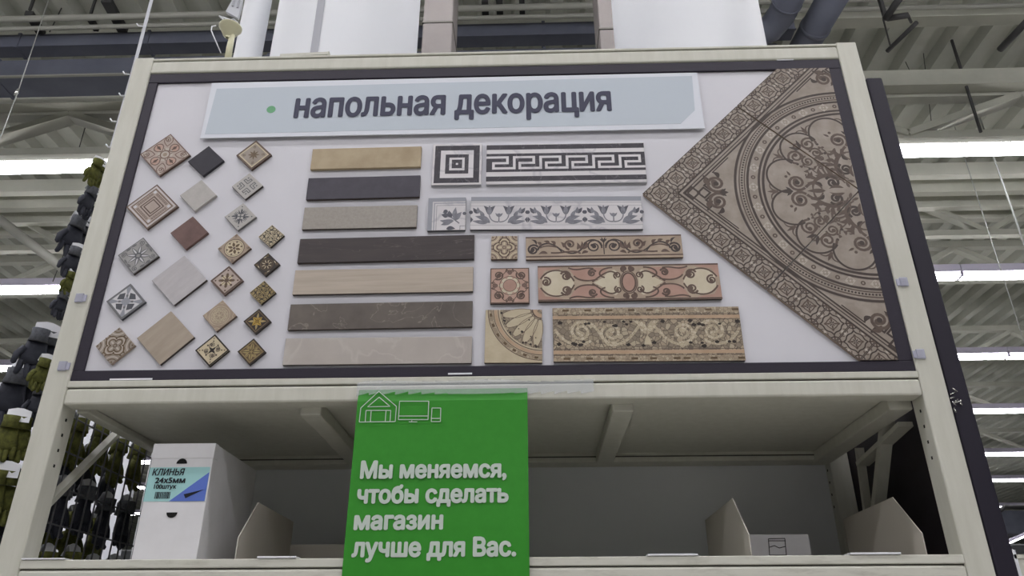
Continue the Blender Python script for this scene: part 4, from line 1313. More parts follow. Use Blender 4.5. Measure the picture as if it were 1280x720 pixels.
GB = 'patterned border samples'
for q, lab, paint, base, edge in (
    (((542.3, 180.2), (602.5, 179.1), (601.3, 230.6), (538.7, 231.8)), 'square black and white marble tile of nested squares, left of the key border', b_square, 'whmarble', 'seam'),
    (((608.4, 181.4), (804.7, 177.2), (808.3, 227.1), (607.4, 231.1)), 'long black and white marble border with a meander key pattern', b_key, 'whmarble', 'seam'),
    (((535.2, 247.7), (582.6, 247), (581.6, 287.3), (534.1, 288)), 'square white corner tile with a grey leaf sprig', b_leafcorner, 'whmarble', 'grey_dk'),
    (((589.1, 246.3), (801.2, 245.2), (804, 286.4), (587.5, 286.9)), 'long white border with grey tulips and leaves', b_leaf, 'whmarble', 'grey_dk'),
    (((615.2, 295), (646.1, 294.5), (646.9, 323.8), (613.2, 324.3)), 'tiny beige corner tile with brown quatrefoil, left of the scroll border', p_quatrefoil('ln_brown', 'cream_t'), 'scroll_bg', 'ln_brown'),
    (((657, 296.4), (851.1, 292.9), (854.4, 321.6), (657.5, 324.3)), 'narrow beige border with dark brown acanthus scrolls', b_scroll, 'scroll_bg', 'ln_brown'),
    (((612.7, 335.5), (661.6, 335.2), (662.2, 378.4), (612.7, 379.3)), 'square pink corner tile with central disc and corner curls', b_pinkcorner, 'pink_t', 'ln_dark'),
    (((672, 332.8), (897.1, 328.7), (903.1, 373.5), (672.9, 377)), 'long pink and cream border with heart shaped scrolls around an oval', b_pink, 'scroll_bg', 'ln_dark'),
    (((607, 388), (677.5, 387.2), (678.6, 453), (604.5, 453)), 'square mosaic corner tile with a quarter rosette of cream petals', b_mosaiccorner, 'cream_m', 'ln_dark'),
    (((690.6, 385.3), (922.8, 383.1), (932.4, 450.9), (692, 451.7)), 'wide pebble mosaic border with orange bands and pale scrolls', b_mosaic, 'mos', 'ln_dark'),
):
    tile(q, lab, paint, base, edge, GB, 'border_sample' if 'long' in lab or 'narrow' in lab or 'wide' in lab else 'tile_sample')

# ------------------------------------------------------------------ the big medallion: quarter tiles round one centre
YM = YB - TT
Lc, Tc, Bc = [P(*c_, YM) for c_ in ((803, 243), (926, 134.5), (959, 357.5))]
SIDE = ((Tc - Lc).length + (Bc - Lc).length) / 2
CM = Vector((Lc.x + SIDE * math.sqrt(2), 0, (Lc.z * 2 + Tc.z + Bc.z) / 4))
bw = 0.165


def quarter(A, S):
    """a, b in 0..1 along the two sides from the medallion centre"""
    D = 'ln_med'; K = 'ln_meddk'; LT = 'st_pale'
    i = 1 - bw
    n = 6; p = 1 / n
    cells = [(1 - bw / 2, (k + .5) * p) for k in range(n)] + [((k + .5) * p, 1 - bw / 2) for k in range(n - 1)]
    for ca, cb in cells:
        base = A.T; r = bw / 2
        A.T = lambda q, ca=ca, cb=cb, base=base: base((ca + q[0], cb + q[1]))
        A.box_line(-r, -r, r, r, .005, K, 2)
        bb = A.T
        def f(A):
            # bracket shaped square round a small knot, pinched pale lobes on the sides
            A.curve((r * .62, -r * .62), (r * .50, -r * .25), (r * .74, -r * .2), (r * .70, 0), .008, K, 3, 7); A.curve((r * .70, 0), (r * .74, r * .2), (r * .50, r * .25), (r * .62, r * .62), .008, K, 3, 7)
            A.curve((r * .40, -r * .40), (r * .28, -r * .12), (r * .42, -r * .1), (r * .36, 0), .007, D, 3, 6); A.curve((r * .36, 0), (r * .42, r * .1), (r * .28, r * .12), (r * .40, r * .40), .007, D, 3, 6)
            A.leaf((r * .78, 0), (r * 1.0, 0), r * .22, LT, 2, 0, 5); A.stroke([(r * .80, r * .2), (r * .98, r * .34)], .006, D, 3); A.stroke([(r * .80, -r * .2), (r * .98, -r * .34)], .006, D, 3)
            A.stroke([(r * .64, r * .64), (r * .98, r * .98)], .010, D, 3); A.curve((r * .98, r * .6), (r * .8, r * .62), (r * .62, r * .8), (r * .6, r * .98), .007, K, 3, 5)
            A.leaf((r * .06, r * .06), (r * .34, r * .34), r * .13, D, 3, 0, 4); A.stroke([(r * .04, 0), (r * .24, 0)], .006, K, 3)
        A.each(A.sym(4, False, bb), f)
        A.T = base
    for off, wd_ in ((0.0, .013), (-.024, .007), (-.044, .011)):
        e = i + off
        A.stroke([(e, 0), (e, e)], wd_, K, 3); A.stroke([(0, e), (e, e)], wd_, K, 3)
    # corner knot: interlaced squares and a stepped line
    e = i - .030
    A.box_line(e - .075, e - .075, e + .005, e + .005, .013, K, 4); A.box_line(e - .125, e - .125, e - .055, e - .055, .013, K, 4)
    A.stroke([(e, e - .19), (e - .055, e - .19), (e - .055, e - .135), (e - .11, e - .135)], .013, K, 3); A.stroke([(e - .19, e), (e - .19, e - .055), (e - .135, e - .055), (e - .135, e - .11)], .013, K, 3)
    A.stroke([(e - .03, e - .25), (e - .03, e - .42)], .008, K, 3); A.stroke([(e - .25, e - .03), (e - .42, e - .03)], .008, K, 3)
    q0, q1 = 0.0, PI / 2
    O = (0, 0)
    for r, wd_, m in ((.802, .017, K), (.776, .008, D), (.742, .008, D), (.722, .016, K), (.648, .015, K), (.620, .017, K)): A.arc(O, r, q0, q1, wd_, m, 3, 30)
    for k in range(58):
        a = q1 * (k + .5) / 58; A.disc((.759 * math.cos(a), .759 * math.sin(a)), .0075, K, 3, 6)
    for k in range(14):
        a = q1 * (k + .5) / 14; c_ = (.685 * math.cos(a), .685 * math.sin(a))
        if k % 2: A.ring(c_, .011, .009, D, 3, 10)
        else:
            for ox, oz in ((0, 0), (.014, .014), (-.014, .014), (.014, -.014), (-.014, -.014)): A.disc((c_[0] + ox, c_[1] + oz), .006, LT, 3, 6)
            A.box_line(c_[0] - .024, c_[1] - .024, c_[0] + .024, c_[1] + .024, .004, LT, 3)
    for k in range(4):
        a = q1 * k / 3; c_ = (.468 * math.cos(a), .468 * math.sin(a)); rr = .132
        pts = [(c_[0] + rr * math.cos(a - 1.78 + 3.56 * j / 26), c_[1] + rr * math.sin(a - 1.78 + 3.56 * j / 26)) for j in range(27)]
        pts = [q for q in pts if q[0] > -1e-3 and q[1] > -1e-3]
        A.stroke(pts, .013, K, 3)
    def fr(a):
        u = (math.cos(a), math.sin(a)); nr = (-u[1], u[0]); return lambda r, v: (r * u[0] + v * nr[0], r * u[1] + v * nr[1])
    for k in range(3):                       # little trefoils between lobes and ring
        a = q1 * (k + .5) / 3; pt = fr(a)
        A.leaf(pt(.525, 0), pt(.60, 0), .022, D, 3, 0, 6)
        for g in (-1, 1): A.curve(pt(.53, 0), pt(.56, g * .01), pt(.585, g * .02), pt(.575, g * .062), (.014, .006), D, 3, 7)
    pt = fr(q1 / 2)                          # the big pair of scrolls on the diagonal
    for g in (-1, 1):
        A.spiral(pt(.395, g * .066), .062, .016, q1 / 2 - g * 2.4, g * 1.55, .019, D, 3)
        A.disc(pt(.395, g * .066), .017, K, 4, 10)
        A.curve(pt(.345, g * .028), pt(.30, g * .08), pt(.26, g * .06), pt(.24, g * .015), (.020, .010), D, 3)
        A.leaf(pt(.335, g * .10), pt(.285, g * .155), .030, D, 3, g * .2); A.leaf(pt(.33, g * .06), pt(.265, g * .09), .028, D, 3, g * .2)
        A.disc(pt(.46, g * .115), .011, D, 3, 8); A.leaf(pt(.43, g * .122), pt(.45, g * .16), .016, D, 3)
    A.leaf(pt(.43, 0), pt(.50, 0), .030, K, 3); A.leaf(pt(.44, 0), pt(.475, .035), .018, K, 3); A.leaf(pt(.44, 0), pt(.475, -.035), .018, K, 3)
    A.leaf(pt(.22, 0), pt(.34, 0), .034, D, 3)
    for g in (-1, 1):                        # acanthus swirl towards the centre
        A.curve(pt(.30, g * .01), pt(.30, g * .13), pt(.12, g * .16), pt(.085, g * .055), lambda t_: .008 + .022 * math.sin(PI * t_), D, 3)
        A.spiral(pt(.165, g * .062), .048, .010, q1 / 2 + g * 0.6, g * 1.5, .018, K, 3)
        A.leaf(pt(.25, g * .09), pt(.31, g * .16), .030, D, 3, -g * .25); A.leaf(pt(.21, g * .115), pt(.235, g * .185), .028, D, 3, -g * .25); A.leaf(pt(.15, g * .12), pt(.15, g * .18), .024, D, 3, -g * .25)
        A.leaf(pt(.10, g * .02), pt(.20, g * .012), .024, D, 3, g * .15); A.leaf(pt(.235, g * .03), pt(.29, g * .065), .022, K, 3, g * .2)
        A.leaf(pt(.06, g * .02), pt(.08, g * .07), .02, D, 3)
    for a in (q1 / 6, q1 * 5 / 6):           # small sprigs either side of the diagonal
        pt = fr(a)
        A.curve(pt(.25, 0), pt(.29, .03), pt(.33, -.03), pt(.38, .0), .009, D, 3)
        for r, v, w_ in ((.27, .02, .03), (.31, -.03, .034), (.345, .025, .034), (.385, -.005, .036)):
            A.leaf(pt(r, v * .4), pt(r + .025, v + .012), w_ * .6, D, 3, .2, 6); A.leaf(pt(r, v * .4), pt(r - .005, v - .02), w_ * .5, D, 3, .2, 6)
        A.spiral(pt(.325, .05), .024, .006, a, 1.2, .010, D, 3); A.spiral(pt(.285, -.05), .022, .006, a, -1.2, .010, D, 3); A.disc(pt(.425, .0), .010, K, 3, 8)
    for base_a, g in ((0.0, 1), (q1, -1)):   # half of the scroll standing in the lobe on each joint
        u = (math.cos(base_a), math.sin(base_a)); nr = (-u[1] * g, u[0] * g); pt = lambda r, v: (r * u[0] + v * nr[0], r * u[1] + v * nr[1])
        A.spiral(pt(.455, .070), .056, .014, base_a + g * 2.4, -g * 1.5, .016, D, 3); A.curve(pt(.52, .0), pt(.50, .05), pt(.43, .015), pt(.42, .04), .013, D, 3)
        A.spiral(pt(.375, .045), .042, .010, base_a - g * 0.6, g * 1.4, .014, D, 3); A.leaf(pt(.47, .005), pt(.535, .04), .022, K, 3); A.leaf(pt(.36, .0), pt(.30, .035), .026, D, 3, .2)
        A.leaf(pt(.27, .0), pt(.21, .05), .030, D, 3, .2); A.curve(pt(.30, .0), pt(.24, .07), pt(.16, .06), pt(.12, .0), (.016, .008), D, 3); A.disc(pt(.33, .085), .010, K, 3, 8)
    pt = fr(q1 / 2)                          # spandrel scrolls before the outer corner
    for g in (-1, 1):
        A.spiral(pt(.925, g * .068), .066, .018, PI / 4 - g * 2.3, g * 1.5, .021, D, 3); A.disc(pt(.925, g * .068), .018, K, 4, 10); A.leaf(pt(.96, g * .06), pt(.985, g * .135), .035, D, 3, -g * .25); A.leaf(pt(.90, g * .115), pt(.94, g * .16), .03, K, 3, g * .2)
    A.leaf(pt(.91, 0), pt(.85, 0), .03, K, 3); A.leaf(pt(.90, 0), pt(.865, .03), .02, K, 3); A.leaf(pt(.90, 0), pt(.865, -.03), .02, K, 3)


MED = []
for phi, lab in ((PI, 'large brown medallion tile with its whole outer corner pointing left'), (PI / 2, 'large brown medallion tile cut off by the top and right frame, the upper quarter'), (-PI / 2, 'large brown medallion tile cut off by the bottom and right frame, the lower quarter')):
    d1 = phi - PI / 4; ua = (math.cos(d1), math.sin(d1)); ub = (-ua[1], ua[0]); g = 0.0012
    A = Art(SIDE, SIDE, TT + (0.0012 if phi == PI / 2 else 0.0))
    A.slab('st_taupe', 'st_beige')
    # turn the slab to its place, local origin stays the middle of the tile
    mid = ((ua[0] + ub[0]) * SIDE / 2, (ua[1] + ub[1]) * SIDE / 2)
    for v in A.bm.verts:
        x, z = v.co.x * (SIDE - 2 * g) / SIDE, v.co.z * (SIDE - 2 * g) / SIDE
        v.co.x, v.co.z = ua[0] * x + ub[0] * z, ua[1] * x + ub[1] * z
    A.T = lambda q, ua=ua, ub=ub, mid=mid: ((ua[0] * q[0] + ub[0] * q[1]) * SIDE - mid[0], (ua[1] * q[0] + ub[1] * q[1]) * SIDE - mid[1])
    quarter(A, SIDE)
    loc = Vector((CM.x + mid[0], YB, CM.z + mid[1]))
    for s_ in (1, -1): pass
    # keep only what lies on this quarter and inside the frame
    for dv in (ua, ub):
        A.clip((-mid[0] + dv[0] * g, 0, -mid[1] + dv[1] * g), (-dv[0], 0, -dv[1]))
    for co, no in (((XF1 - 0.001 - loc.x, 0, 0), (1, 0, 0)), ((0, 0, ZI1 - 0.001 - loc.z), (0, 0, 1)), ((0, 0, ZI0 + 0.001 - loc.z), (0, 0, -1))): A.clip(co, no)
    A.finish('medallion_tile', lab, 'tile', loc, 0.0, 'big medallion tiles')

# ------------------------------------------------------------------ clips and slips on the rack
for px, py, s_, lab in ((100, 373, 1, 'bluish clear clip on the left post, upper one'), (79, 458, 1, 'bluish clear clip on the left post, lower one'),
                        (1129, 353, -1, 'bluish clear clip on the right post, upper one'), (1150, 443, -1, 'bluish clear clip on the right post, lower one')):
    c = P(px, py, 0.0); bm = NB()
    rbox(bm, c + Vector((-.010, -.006, -.012)), c + Vector((.010, 0.0, .012)), 0.002)
    rbox(bm, c + Vector((s_ * .010, -.005, -.010)), c + Vector((s_ * .018, -.001, .008)), 0.001)
    one('plastic_clip', lab, 'clip', bm, M['clip'])
for (x0, x1, py, y, dz, lab) in ((322, 371, 694.2, -0.001, .004, 'thin white card lying on the lower beam in front of the left open bin'), (809, 872, 691.2, -0.001, .004, 'thin white card lying on the lower beam in the middle of the shelf'),
                                 (1062, 1126, 692.3, -0.001, .004, 'thin white card lying on the lower beam in front of the right open bin'), (28, 82, 696.6, -0.001, .003, 'thin white card lying at the left end of the lower beam')):
    a, b_ = P(x0, py, y), P(x1, py, y); bm = NB(); rbox(bm, (a.x, -0.004, ZL + 0.0005), (b_.x, 0.03, ZL + 0.0005 + dz), 0.001)
    one('price_card', lab, 'card', bm, M['card'])
for (x0, x1, py, lab) in ((137, 190, 474.3, 'thin pale slip stuck under the lower frame bar at left'), (560, 590, 467.3, 'thin pale slip stuck under the lower frame bar above the green poster'), (971, 992, 74.8, 'thin pale slip stuck on the upper frame bar at right')):
    a, b_ = P(x0, py, 0.002), P(x1, py, 0.002); bm = NB(); box(bm, (a.x, 0.002, a.z - 0.0018), (b_.x, 0.0035, a.z + 0.0022))
    one('paper_slip', lab, 'paper', bm, M['card'])
# loose cream rail lying on top of the rack
a, b_ = P(352, 72, 0.02), P(413, 67.5, 0.02)
bm = NB(); bar(bm, (a.x, 0.025, ZT + 0.006), (b_.x, 0.025, ZT + 0.011), 0.04, 0.010)
box(bm, (b_.x - 0.004, 0.006, ZT + 0.001), (b_.x, 0.045, ZT + 0.018))
one('loose_rail', 'short cream strip lying on the top rail before the seamed column', 'rail', bm, M['paint'])

# ivory bracket on the top rail
c = P(285, 74, 0.03); c.z = ZT - 0.002
br = thing('ivory_bracket', 'ivory bracket with a cup, stem and wire loop standing on the top rail', 'bracket', c)
PJ = lambda x, y_: P(x, y_, 0.03)
bm = NB(); lathe(bm, [(0.0, 0.013), (0.014, 0.012), (0.021, 0.004), (0.021, 0)], c, 20); mesh_obj('foot', bm, M['ivory'], c, br)
bm = NB(); tube(bm, [c + Vector((0, 0, .006)), PJ(287, 60), PJ(290.5, 44)], [.010, .0095, .008], 12); mesh_obj('stem', bm, M['ivory'], c, br)
bm = NB(); e = PJ(287, 40)
lathe(bm, [(0.010, -0.022), (0.018, -0.014), (0.030, 0.012), (0.034, 0.016), (0.034, 0.019), (0.028, 0.017), (0.016, -0.008)], e, 24); mesh_obj('cup', bm, M['ivory'], c, br)
bm = NB(); tube(bm, [PJ(276, 66), PJ(270, 52), PJ(264, 38), PJ(265, 33), PJ(270, 32)], 0.002, 6); tube(bm, [PJ(296, 31), PJ(288, 25), PJ(280, 22), PJ(274, 20), PJ(282, 27), PJ(292, 24), PJ(297, 28)], 0.0025, 6); mesh_obj('wire_loop', bm, M['card'], c, br)
bm = NB(); prism(bm, [PJ(282, 14), PJ(290, 0), PJ(294, -12), PJ(304, -12), PJ(301, 8), PJ(297, 22)], (0, 0.012, 0)); mesh_obj('upper_plate', bm, M['strip'], c, br)
bm = NB(); bar(bm, PJ(291, 8), PJ(296, -12), 0.008, 0.006); bar(bm, PJ(297, 10), PJ(301, -8), 0.006, 0.006); mesh_obj('slot_rail', bm, M['seam'], c, br)

# hanging plastic strip with hooks, left of the post
a, b_ = P(191, -6, 0.02), P(168, 82, 0.02); lo = P(139, 186, 0.02)
st = thing('hook_strip', 'milky plastic hanging strip with little hooks along the left post', 'strip', a)
bm = NB()
for p, q in ((a, b_), (b_, lo)): bar(bm, p, q, 0.010, 0.002, 0, (0, 1, 0))
mesh_obj('strip_band', bm, M['strip'], a, st)
for px, py in ((174, 33), (157, 93), (152, 120), (141, 152), (136, 184)):
    h = P(px, py, 0.018); bm = NB(); tube(bm, [h + Vector((.012, 0, 0)), h + Vector((0, -.004, -.002)), h + Vector((-.006, -.006, .006))], 0.0022, 6); mesh_obj('hook', bm, M['card'], a, st)


# ------------------------------------------------------------------ green poster, tape, boxes on the shelf
YP = -0.010
pc = [P(*c_, YP) for c_ in ((450.5, 486), (660, 484), (661, 719))]
x0, x1, z1 = (pc[0].x + P(426, 706, YP).x) / 2, (pc[1].x + pc[2].x) / 2, (pc[0].z + pc[1].z) / 2
z0 = z1 - 0.60
G0 = (x0, YP, z0)
po = thing('green_poster', 'green paper poster with white lettering hanging over the open shelf', 'poster', G0)
bm = NB()
zs = [z1, z1 - .016, z1 - .03] + [z1 - .03 - (z1 - .03 - z0) * k / 8 for k in range(1, 9)]
yo = [0.0075, 0.004, 0.0] + [0.0015 * math.sin(k * 1.1) for k in range(1, 9)]
front = [[bm.verts.new((x0 + (x1 - x0) * i / 6, YP + y_ , z)) for i in range(7)] for z, y_ in zip(zs, yo)]
rear = [[bm.verts.new((x0 + (x1 - x0) * i / 6, YP + y_ + 0.0008, z)) for i in range(7)] for z, y_ in zip(zs, yo)]
for S_ in (front, rear):
    for r_, q_ in zip(S_, S_[1:]):
        for i in range(6): bm.faces.new((r_[i], r_[i + 1], q_[i + 1], q_[i]))
mesh_obj('sheet', bm, M['green'], G0, po)
YT = YP - 0.0022
for text, l, r_, cap in (('Мы меняемся,', (451, 597.5), (632, 601.5), (451, 577.5)), ('чтобы сделать', (447, 628.5), (634.5, 630), None), ('магазин', (443, 661.5), (552.5, 662.5), None), ('лучше для Вас.', (440.5, 695.5), (644, 695.5), None)):
    pl, pr = P(*l, YT), P(*r_, YT); pr.z = pl.z
    ch = 0.0365 if cap is None else 0.0365
    lettering(text, pl, pr, ch, YT, M['white_ink'], po, G0, bold=0.0022)
bm = NB()
def ln(pts, wd=0.0017, closed=False):
    q = [P(*p, YT) for p in pts]
    if closed: q.append(q[0])
    for a, b_ in zip(q, q[1:]): bar(bm, a, b_, wd, 0.0004, 0, (0, 1, 0))
ln([(449, 527.5), (451, 510), (473.5, 489), (495.5, 508), (494, 527)], closed=True)
ln([(459.5, 508.5), (474, 496.5), (487.5, 508)], closed=True)
ln([(456.5, 527), (457.5, 513), (488.5, 513), (487.5, 527)]); ln([(463, 527), (464, 513.5)]); ln([(481.5, 527), (482.5, 513.5)])
ln([(498, 524.5), (499.5, 501.5), (536, 501.5), (535, 524.5)], closed=True); ln([(498.5, 520), (535, 520)]); ln([(515, 524.5), (514.5, 527)]); ln([(511, 527.3), (521.5, 527.3)])
ln([(539, 527), (540, 510), (551, 510), (550.5, 527)], closed=True); ln([(539.5, 523), (550.5, 523)])
mesh_obj('house_and_screens_icon', bm, M['white_ink'], G0, po)
a, b_, d = P(446, 479, YP), P(742, 474, YP), P(735, 489, YP)
bm = NB(); n = 18
for i in range(n):
    u0, u1 = i / n, (i + 1) / n
    yy = lambda u: -0.0035 - (0.0012 * math.sin(37 * u) if u > .72 else 0) - (0.0085 if .02 < u < .71 else 0)
    v = [bm.verts.new((a.x + (b_.x - a.x) * u, yy(u) - (0.0004 if hi else 0), z)) for u, z, hi in ((u0, d.z - .004, 0), (u1, d.z + .004 * math.sin(9 * u1), 0), (u1, b_.z + .003 * math.sin(14 * u1), 1), (u0, b_.z, 1))]
    bm.faces.new(v)
t_ = one('adhesive_tape', 'crinkled clear adhesive tape fixing the top of the green poster to the beam', 'tape', bm, M['clear'])
sm = t_.modifiers.new('thickness', 'SOLIDIFY'); sm.thickness = 0.0003

# wedge carton
yb = 0.055
tl, tr, bl, br_ = [P(*c_, yb) for c_ in ((193.5, 556), (270, 553.5), (164, 697), (245.5, 697))]
bx0, bx1 = (tl.x + bl.x) / 2, (tr.x + br_.x) / 2; bz0, bz1 = 1.5805, (tl.z + tr.z) / 2
yd = PX(321, 588, bx1).y
K0 = ((bx0 + bx1) / 2, yb, bz0)
wb = thing('carton', 'white upright carton with a teal and blue label at the left of the shelf', 'box', K0)
bm = NB(); rbox(bm, (bx0, yb, bz0), (bx1, yd, bz1), 0.0015); mesh_obj('carton_body', bm, M['carton'], K0, wb)
zl_ = P(228, 573, yb).z
bm = NB(); rbox(bm, (bx0 - 0.0008, yb - 0.0012, zl_), (bx1 + 0.0008, yb + 0.02, bz1 + 0.0006), 0.0006); mesh_obj('lid_flap', bm, M['carton'], K0, wb)
for (px, py, a0) in ((227, 579.5, 0), (215, 640.5, PI)):
    q = P(px, py, yb - 0.0014); r = 0.0125
    bm = NB(); prism(bm, [(q.x + r * math.cos(a0 + PI * k / 12), yb - 0.0014, q.z + r * 0.95 * math.sin(a0 + PI * k / 12)) for k in range(13)], (0, 0.0005, 0)); mesh_obj('finger_hole', bm, M['hole'], K0, wb)
l0 = [P(*c_, yb) for c_ in ((187.5, 584.5), (263, 585), (255.5, 627), (179.5, 627))]
lx0, lx1 = (l0[0].x + l0[3].x) / 2, (l0[1].x + l0[2].x) / 2; lz1, lz0 = l0[0].z, l0[3].z
bm = NB(); box(bm, (lx0, yb - 0.0008, lz0), (lx1, yb, lz1)); lb = mesh_obj('label', bm, M['teal'], K0, wb)
bm = NB(); prism(bm, [(lx1, yb - 0.0012, lz0), (lx1, yb - 0.0012, lz1 - 0.012), (lx0 + (lx1 - lx0) * .42, yb - 0.0012, lz0)], (0, 0.0004, 0)); mesh_obj('blue_corner', bm, M['blue'], (0, 0, 0), lb)
bm = NB(); s1, s2, s3 = P(230, 618, yb), P(255, 612, yb), P(232, 623, yb)
prism(bm, [(s1.x, yb - 0.0018, s1.z), (s2.x, yb - 0.0018, s2.z), (s3.x, yb - 0.0018, s3.z)], (0, 0.0005, 0)); mesh_obj('wedge_picture', bm, M['black'], (0, 0, 0), lb)
bm = NB(); xq = P(193.5, 620, yb).x; zq0, zq1 = P(193, 623.5, yb).z, P(193, 615, yb).z; rr = random.Random(3); xe = P(212, 620, yb).x
while xq < xe:
    wq = rr.choice((.0006, .0012, .002)); box(bm, (xq, yb - 0.0013, zq0), (xq + wq, yb - 0.0008, zq1)); xq += wq + rr.choice((.0008, .0014))
mesh_obj('barcode', bm, M['black'], (0, 0, 0), lb)
for o_ in kids(lb): o_.location = -Vector(K0)
for text, l, r_, ch, bo in (('КЛИНЬЯ', (190.5, 594.5), (229, 594.5), 0.0155, .0004), ('24х5мм', (194, 604), (231, 604), 0.0125, .0007), ('100штук', (192.5, 611), (220, 611), 0.010, .0004)):
    pl, pr = P(*l, yb), P(*r_, yb); pr.z = pl.z
    o_ = lettering(text, pl, pr, ch, yb - 0.0012, M['black'], lb, K0, bold=bo, slant=0.12 if text == 'КЛИНЬЯ' else 0)


# open-fronted bins
def bin_(xl, xr, yf, yk, zlow, zpk, ypk, zbk, label):
    c = ((xl + xr) / 2, yf, 1.5805)
    t = thing('open_bin', label, 'bin', c); th = 0.0025
    for x in (xl, xr):
        bm = NB(); prism(bm, [(x, yf, 1.581), (x, yf, zlow), (x, ypk, zpk), (x, yk, zpk), (x, yk, 1.581)], (th if x == xl else -th, 0, 0)); mesh_obj('side_panel', bm, M['carton_edge'], c, t)
    bm = NB(); box(bm, (xl + th, yk - th, 1.581), (xr - th, yk, zbk)); mesh_obj('back_panel', bm, M['carton_edge'], c, t)
    bm = NB(); box(bm, (xl + th, yf, 1.581), (xr - th, yk - th, 1.584)); mesh_obj('bottom_panel', bm, M['carton_edge'], c, t)
    bm = NB(); box(bm, (xl + th, yf, 1.581), (xr - th, yf + th, 1.592)); mesh_obj('front_lip', bm, M['carton_edge'], c, t)
    return t


yf = 0.06
f1, f2 = P(297, 672, yf), P(1153, 665, yf)
pk = PX(322, 628, f1.x); bk = PX(365, 660, f1.x)
bin_(f1.x, P(512, 690, yf).x, yf, bk.y, f1.z, pk.z, pk.y, pk.z - 0.06, 'grey cardboard open bin with a sloping side, beside the carton and partly behind the poster')
f3 = P(935.5, 668, yf); pk2 = PX(915, 623, f3.x); bk2 = PX(882, 657, f3.x)
bin_(f3.x, f2.x, yf, bk2.y, f3.z, pk2.z, pk2.y, 1.60, 'grey cardboard open bin with two sloping sides at the right of the shelf')
# flat carton lying at the rear of the right bin
yq = bk2.y - 0.09
a, b_ = P(926, 690, yq), P(1010.5, 667.5, yq)
c = ((a.x + b_.x) / 2, yq, 1.5845)
fc = thing('flat_carton', 'low pale carton with a printed square symbol lying inside the right open bin', 'box', c)
bm = NB(); rbox(bm, (max(a.x, f3.x + 0.004), yq, 1.5845), (b_.x, yq + 0.08, b_.z), 0.002); mesh_obj('carton_body', bm, M['carton'], c, fc)
bm = NB()
def l2(pts):
    q = [P(*p, yq - 0.0006) for p in pts]
    for u, v in zip(q, q[1:]): bar(bm, u, v, 0.002, 0.0005, 0, (0, 1, 0))
l2([(960.5, 673.5), (981, 673), (983, 694), (962, 694), (960.5, 673.5)]); l2([(961, 676), (982, 676)]); l2([(962, 684), (968, 682), (974, 685), (982, 683)])
mesh_obj('printed_symbol', bm, M['iron'], c, fc)


# ------------------------------------------------------------------ work gloves hanging at the left side
def glove_mesh(bm, o, sc, fl, rnd):
    """one hanging glove, fingers down; palm then four fingers and thumb"""
    o = Vector(o)
    rings = [(0.0, .036, .014), (-.03, .040, .017), (-.06, .046, .018), (-.09, .046, .016)]
    vs = []
    for z, rx, ry in rings:
        vs.append([bm.verts.new(o + sc * Vector((rx * math.cos(2 * PI * k / 12), ry * math.sin(2 * PI * k / 12), z))) for k in range(12)])
    for a, b_ in zip(vs, vs[1:]):
        for k in range(12):
            f = bm.faces.new((a[k], a[(k + 1) % 12], b_[(k + 1) % 12], b_[k])); f.smooth = True
    bm.faces.new(vs[-1]); bm.faces.new(vs[0][::-1])
    for i, (x, l) in enumerate(((-.034, .058), (-.012, .072), (.011, .068), (.033, .052))):
        c0 = o + sc * Vector((x, 0, -.078)); dx = rnd.uniform(-.012, .012); dy = rnd.uniform(-.03, .008)
        tube(bm, [c0, c0 + sc * Vector((dx * .4, dy * .4, -l * .55)), c0 + sc * Vector((dx, dy, -l * .9)), c0 + sc * Vector((dx, dy, -l))], [.0125 * sc, .0118 * sc, .010 * sc, .004 * sc], 8)
    c0 = o + sc * Vector((fl * .036, 0, -.03))
    tube(bm, [c0, c0 + sc * Vector((fl * .022, -.006, -.03)), c0 + sc * Vector((fl * .026, -.012, -.062)), c0 + sc * Vector((fl * .025, -.012, -.070))], [.015 * sc, .013 * sc, .011 * sc, .004 * sc], 8)


def glove_pack(kind, seed):
    rnd = random.Random(seed)
    t = thing('work_gloves', '', 'gloves')
    main = M['glove_dark'] if kind == 'dark' else M['glove_olive']
    for s_ in (-1, 1):
        o_ = (s_ * .022, s_ * .016, -.085)
        bm = NB(); glove_mesh(bm, o_, 1.0, s_, rnd); g = mesh_obj('glove', bm, main, (0, 0, 0), t)
        bm = NB(); tube(bm, [Vector(o_) + Vector((0, 0, .055)), Vector(o_) + Vector((0, 0, .03)), Vector(o_) + Vector((0, 0, .002))], [.033, .031, .036], 12)
        mesh_obj('cuff', bm, M['knit'] if kind == 'dark' else main, (0, 0, 0), g)
    bm = NB(); prism(bm, [(-.045, -.022, -.055), (.045, -.022, -.055), (.045, -.004, -.004), (.012, -.002, .006), (-.012, -.002, .006), (-.045, -.004, -.004)], (0, .003, 0))
    prism(bm, [(-.045, .020, -.045), (.045, .020, -.045), (.045, .001, -.004), (-.045, .001, -.004)], (0, .002, 0)); mesh_obj('header_card', bm, M['card'], (0, 0, 0), t)
    return t


GL = {k: [glove_pack(k, s_) for s_ in (1, 2)] for k in ('dark', 'olive')}
taken = set()


def hang(kind, loc, rz, tilt, sc, label, group=None, var=0):
    src = GL[kind][var % 2]
    if (kind, var % 2) not in taken: o = src; taken.add((kind, var % 2))
    else: o = copy_tree(src)
    o.location = loc; o.rotation_euler = (tilt, 0, rz); o.scale = (sc, sc, sc)
    return put(o, label, 'gloves', group)


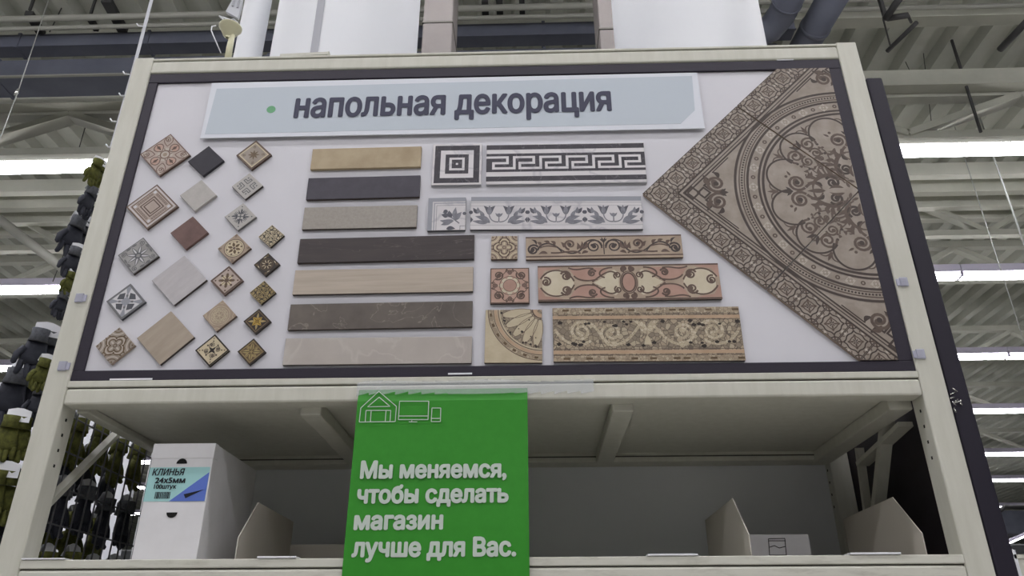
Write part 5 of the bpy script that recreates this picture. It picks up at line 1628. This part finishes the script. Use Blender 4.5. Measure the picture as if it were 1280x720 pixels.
for i, (kind, px, py, xw, sc, rz, lab) in enumerate((
    ('olive', 127, 198, -1.10, .42, 1.2, 'topmost olive gloves peeping out left of the post beside the nearest light'),
    ('dark', 119, 232, -1.11, .45, 1.4, 'dark gloves with white card just under the topmost olive pair'),
    ('dark', 106, 268, -1.15, .62, 1.1, 'dark gloves sticking out left of the post between two rows of lights'),
    ('dark', 101, 306, -1.10, .45, 0.9, 'dark gloves with white card above the end of the second left light'),
    ('olive', 93, 338, -1.10, .32, 1.3, 'small olive gloves showing left of the post above the second left light'),
    ('dark', 84, 362, -1.11, .36, 1.2, 'small gloves with a white card at the end of the second left light'),
    ('dark', 62, 405, -1.17, .66, 0.7, 'dark gloves with white cuff card halfway down the left post'),
    ('olive', 62, 444, -1.10, .42, 1.1, 'olive gloves directly above the big dark bunch left of the lower frame corner'),
    ('dark', 36, 452, -1.25, .8, 0.6, 'big bunch of dark gloves left of the lower frame corner'),
    ('dark', 62, 474, -1.10, .5, 0.2, 'dark gloves tucked between the big dark bunch and the left post'),
    ('olive', 26, 512, -1.13, .55, 0.5, 'olive gloves hanging right under the big dark bunch'),
    ('dark', 10, 540, -1.27, .72, 0.8, 'dark gloves between the two lower olive pairs at the left picture edge'),
    ('olive', 10, 578, -1.13, .62, 0.6, 'lowest olive gloves at the left picture edge'),
    ('dark', -8, 612, -1.25, .9, 0.8, 'lowest dark gloves at the left picture edge'))):
    hang(kind, PX(px, py, xw), rz, 0.15, sc, lab, 'work gloves beside the left post', i)
ROWN = ['top', 'middle', 'lowest']
for r_ in range(3):
    kind = 'olive' if r_ % 2 == 0 else 'dark'
    for k in range(5):
        hang(kind, (XLO - 0.026, 0.115 + 0.106 * k, 1.985 - 0.165 * r_ + (0.0 if k % 2 else 0.012)), PI / 2 + random.uniform(-.1, .1), 0.0, 0.64,
             '%s gloves behind the wire mesh, %s row, place %s' % (kind, ROWN[r_], ['nearest the front', 'second from the front', 'in the middle', 'second from the rear', 'nearest the rear upright'][k]), 'work gloves behind the wire mesh', r_ + k)
    for k in range(4):
        kn = 'dark' if kind == 'olive' else 'olive'
        hang(kn, (XLO - 0.092, 0.19 + 0.112 * k, 1.95 - 0.168 * r_), PI / 2 + random.uniform(-.1, .1), 0.0, 0.68,
             '%s gloves half hidden farther out behind the wire mesh, %s row' % (kn, ROWN[r_]), 'work gloves half hidden behind the mesh', r_ + k)
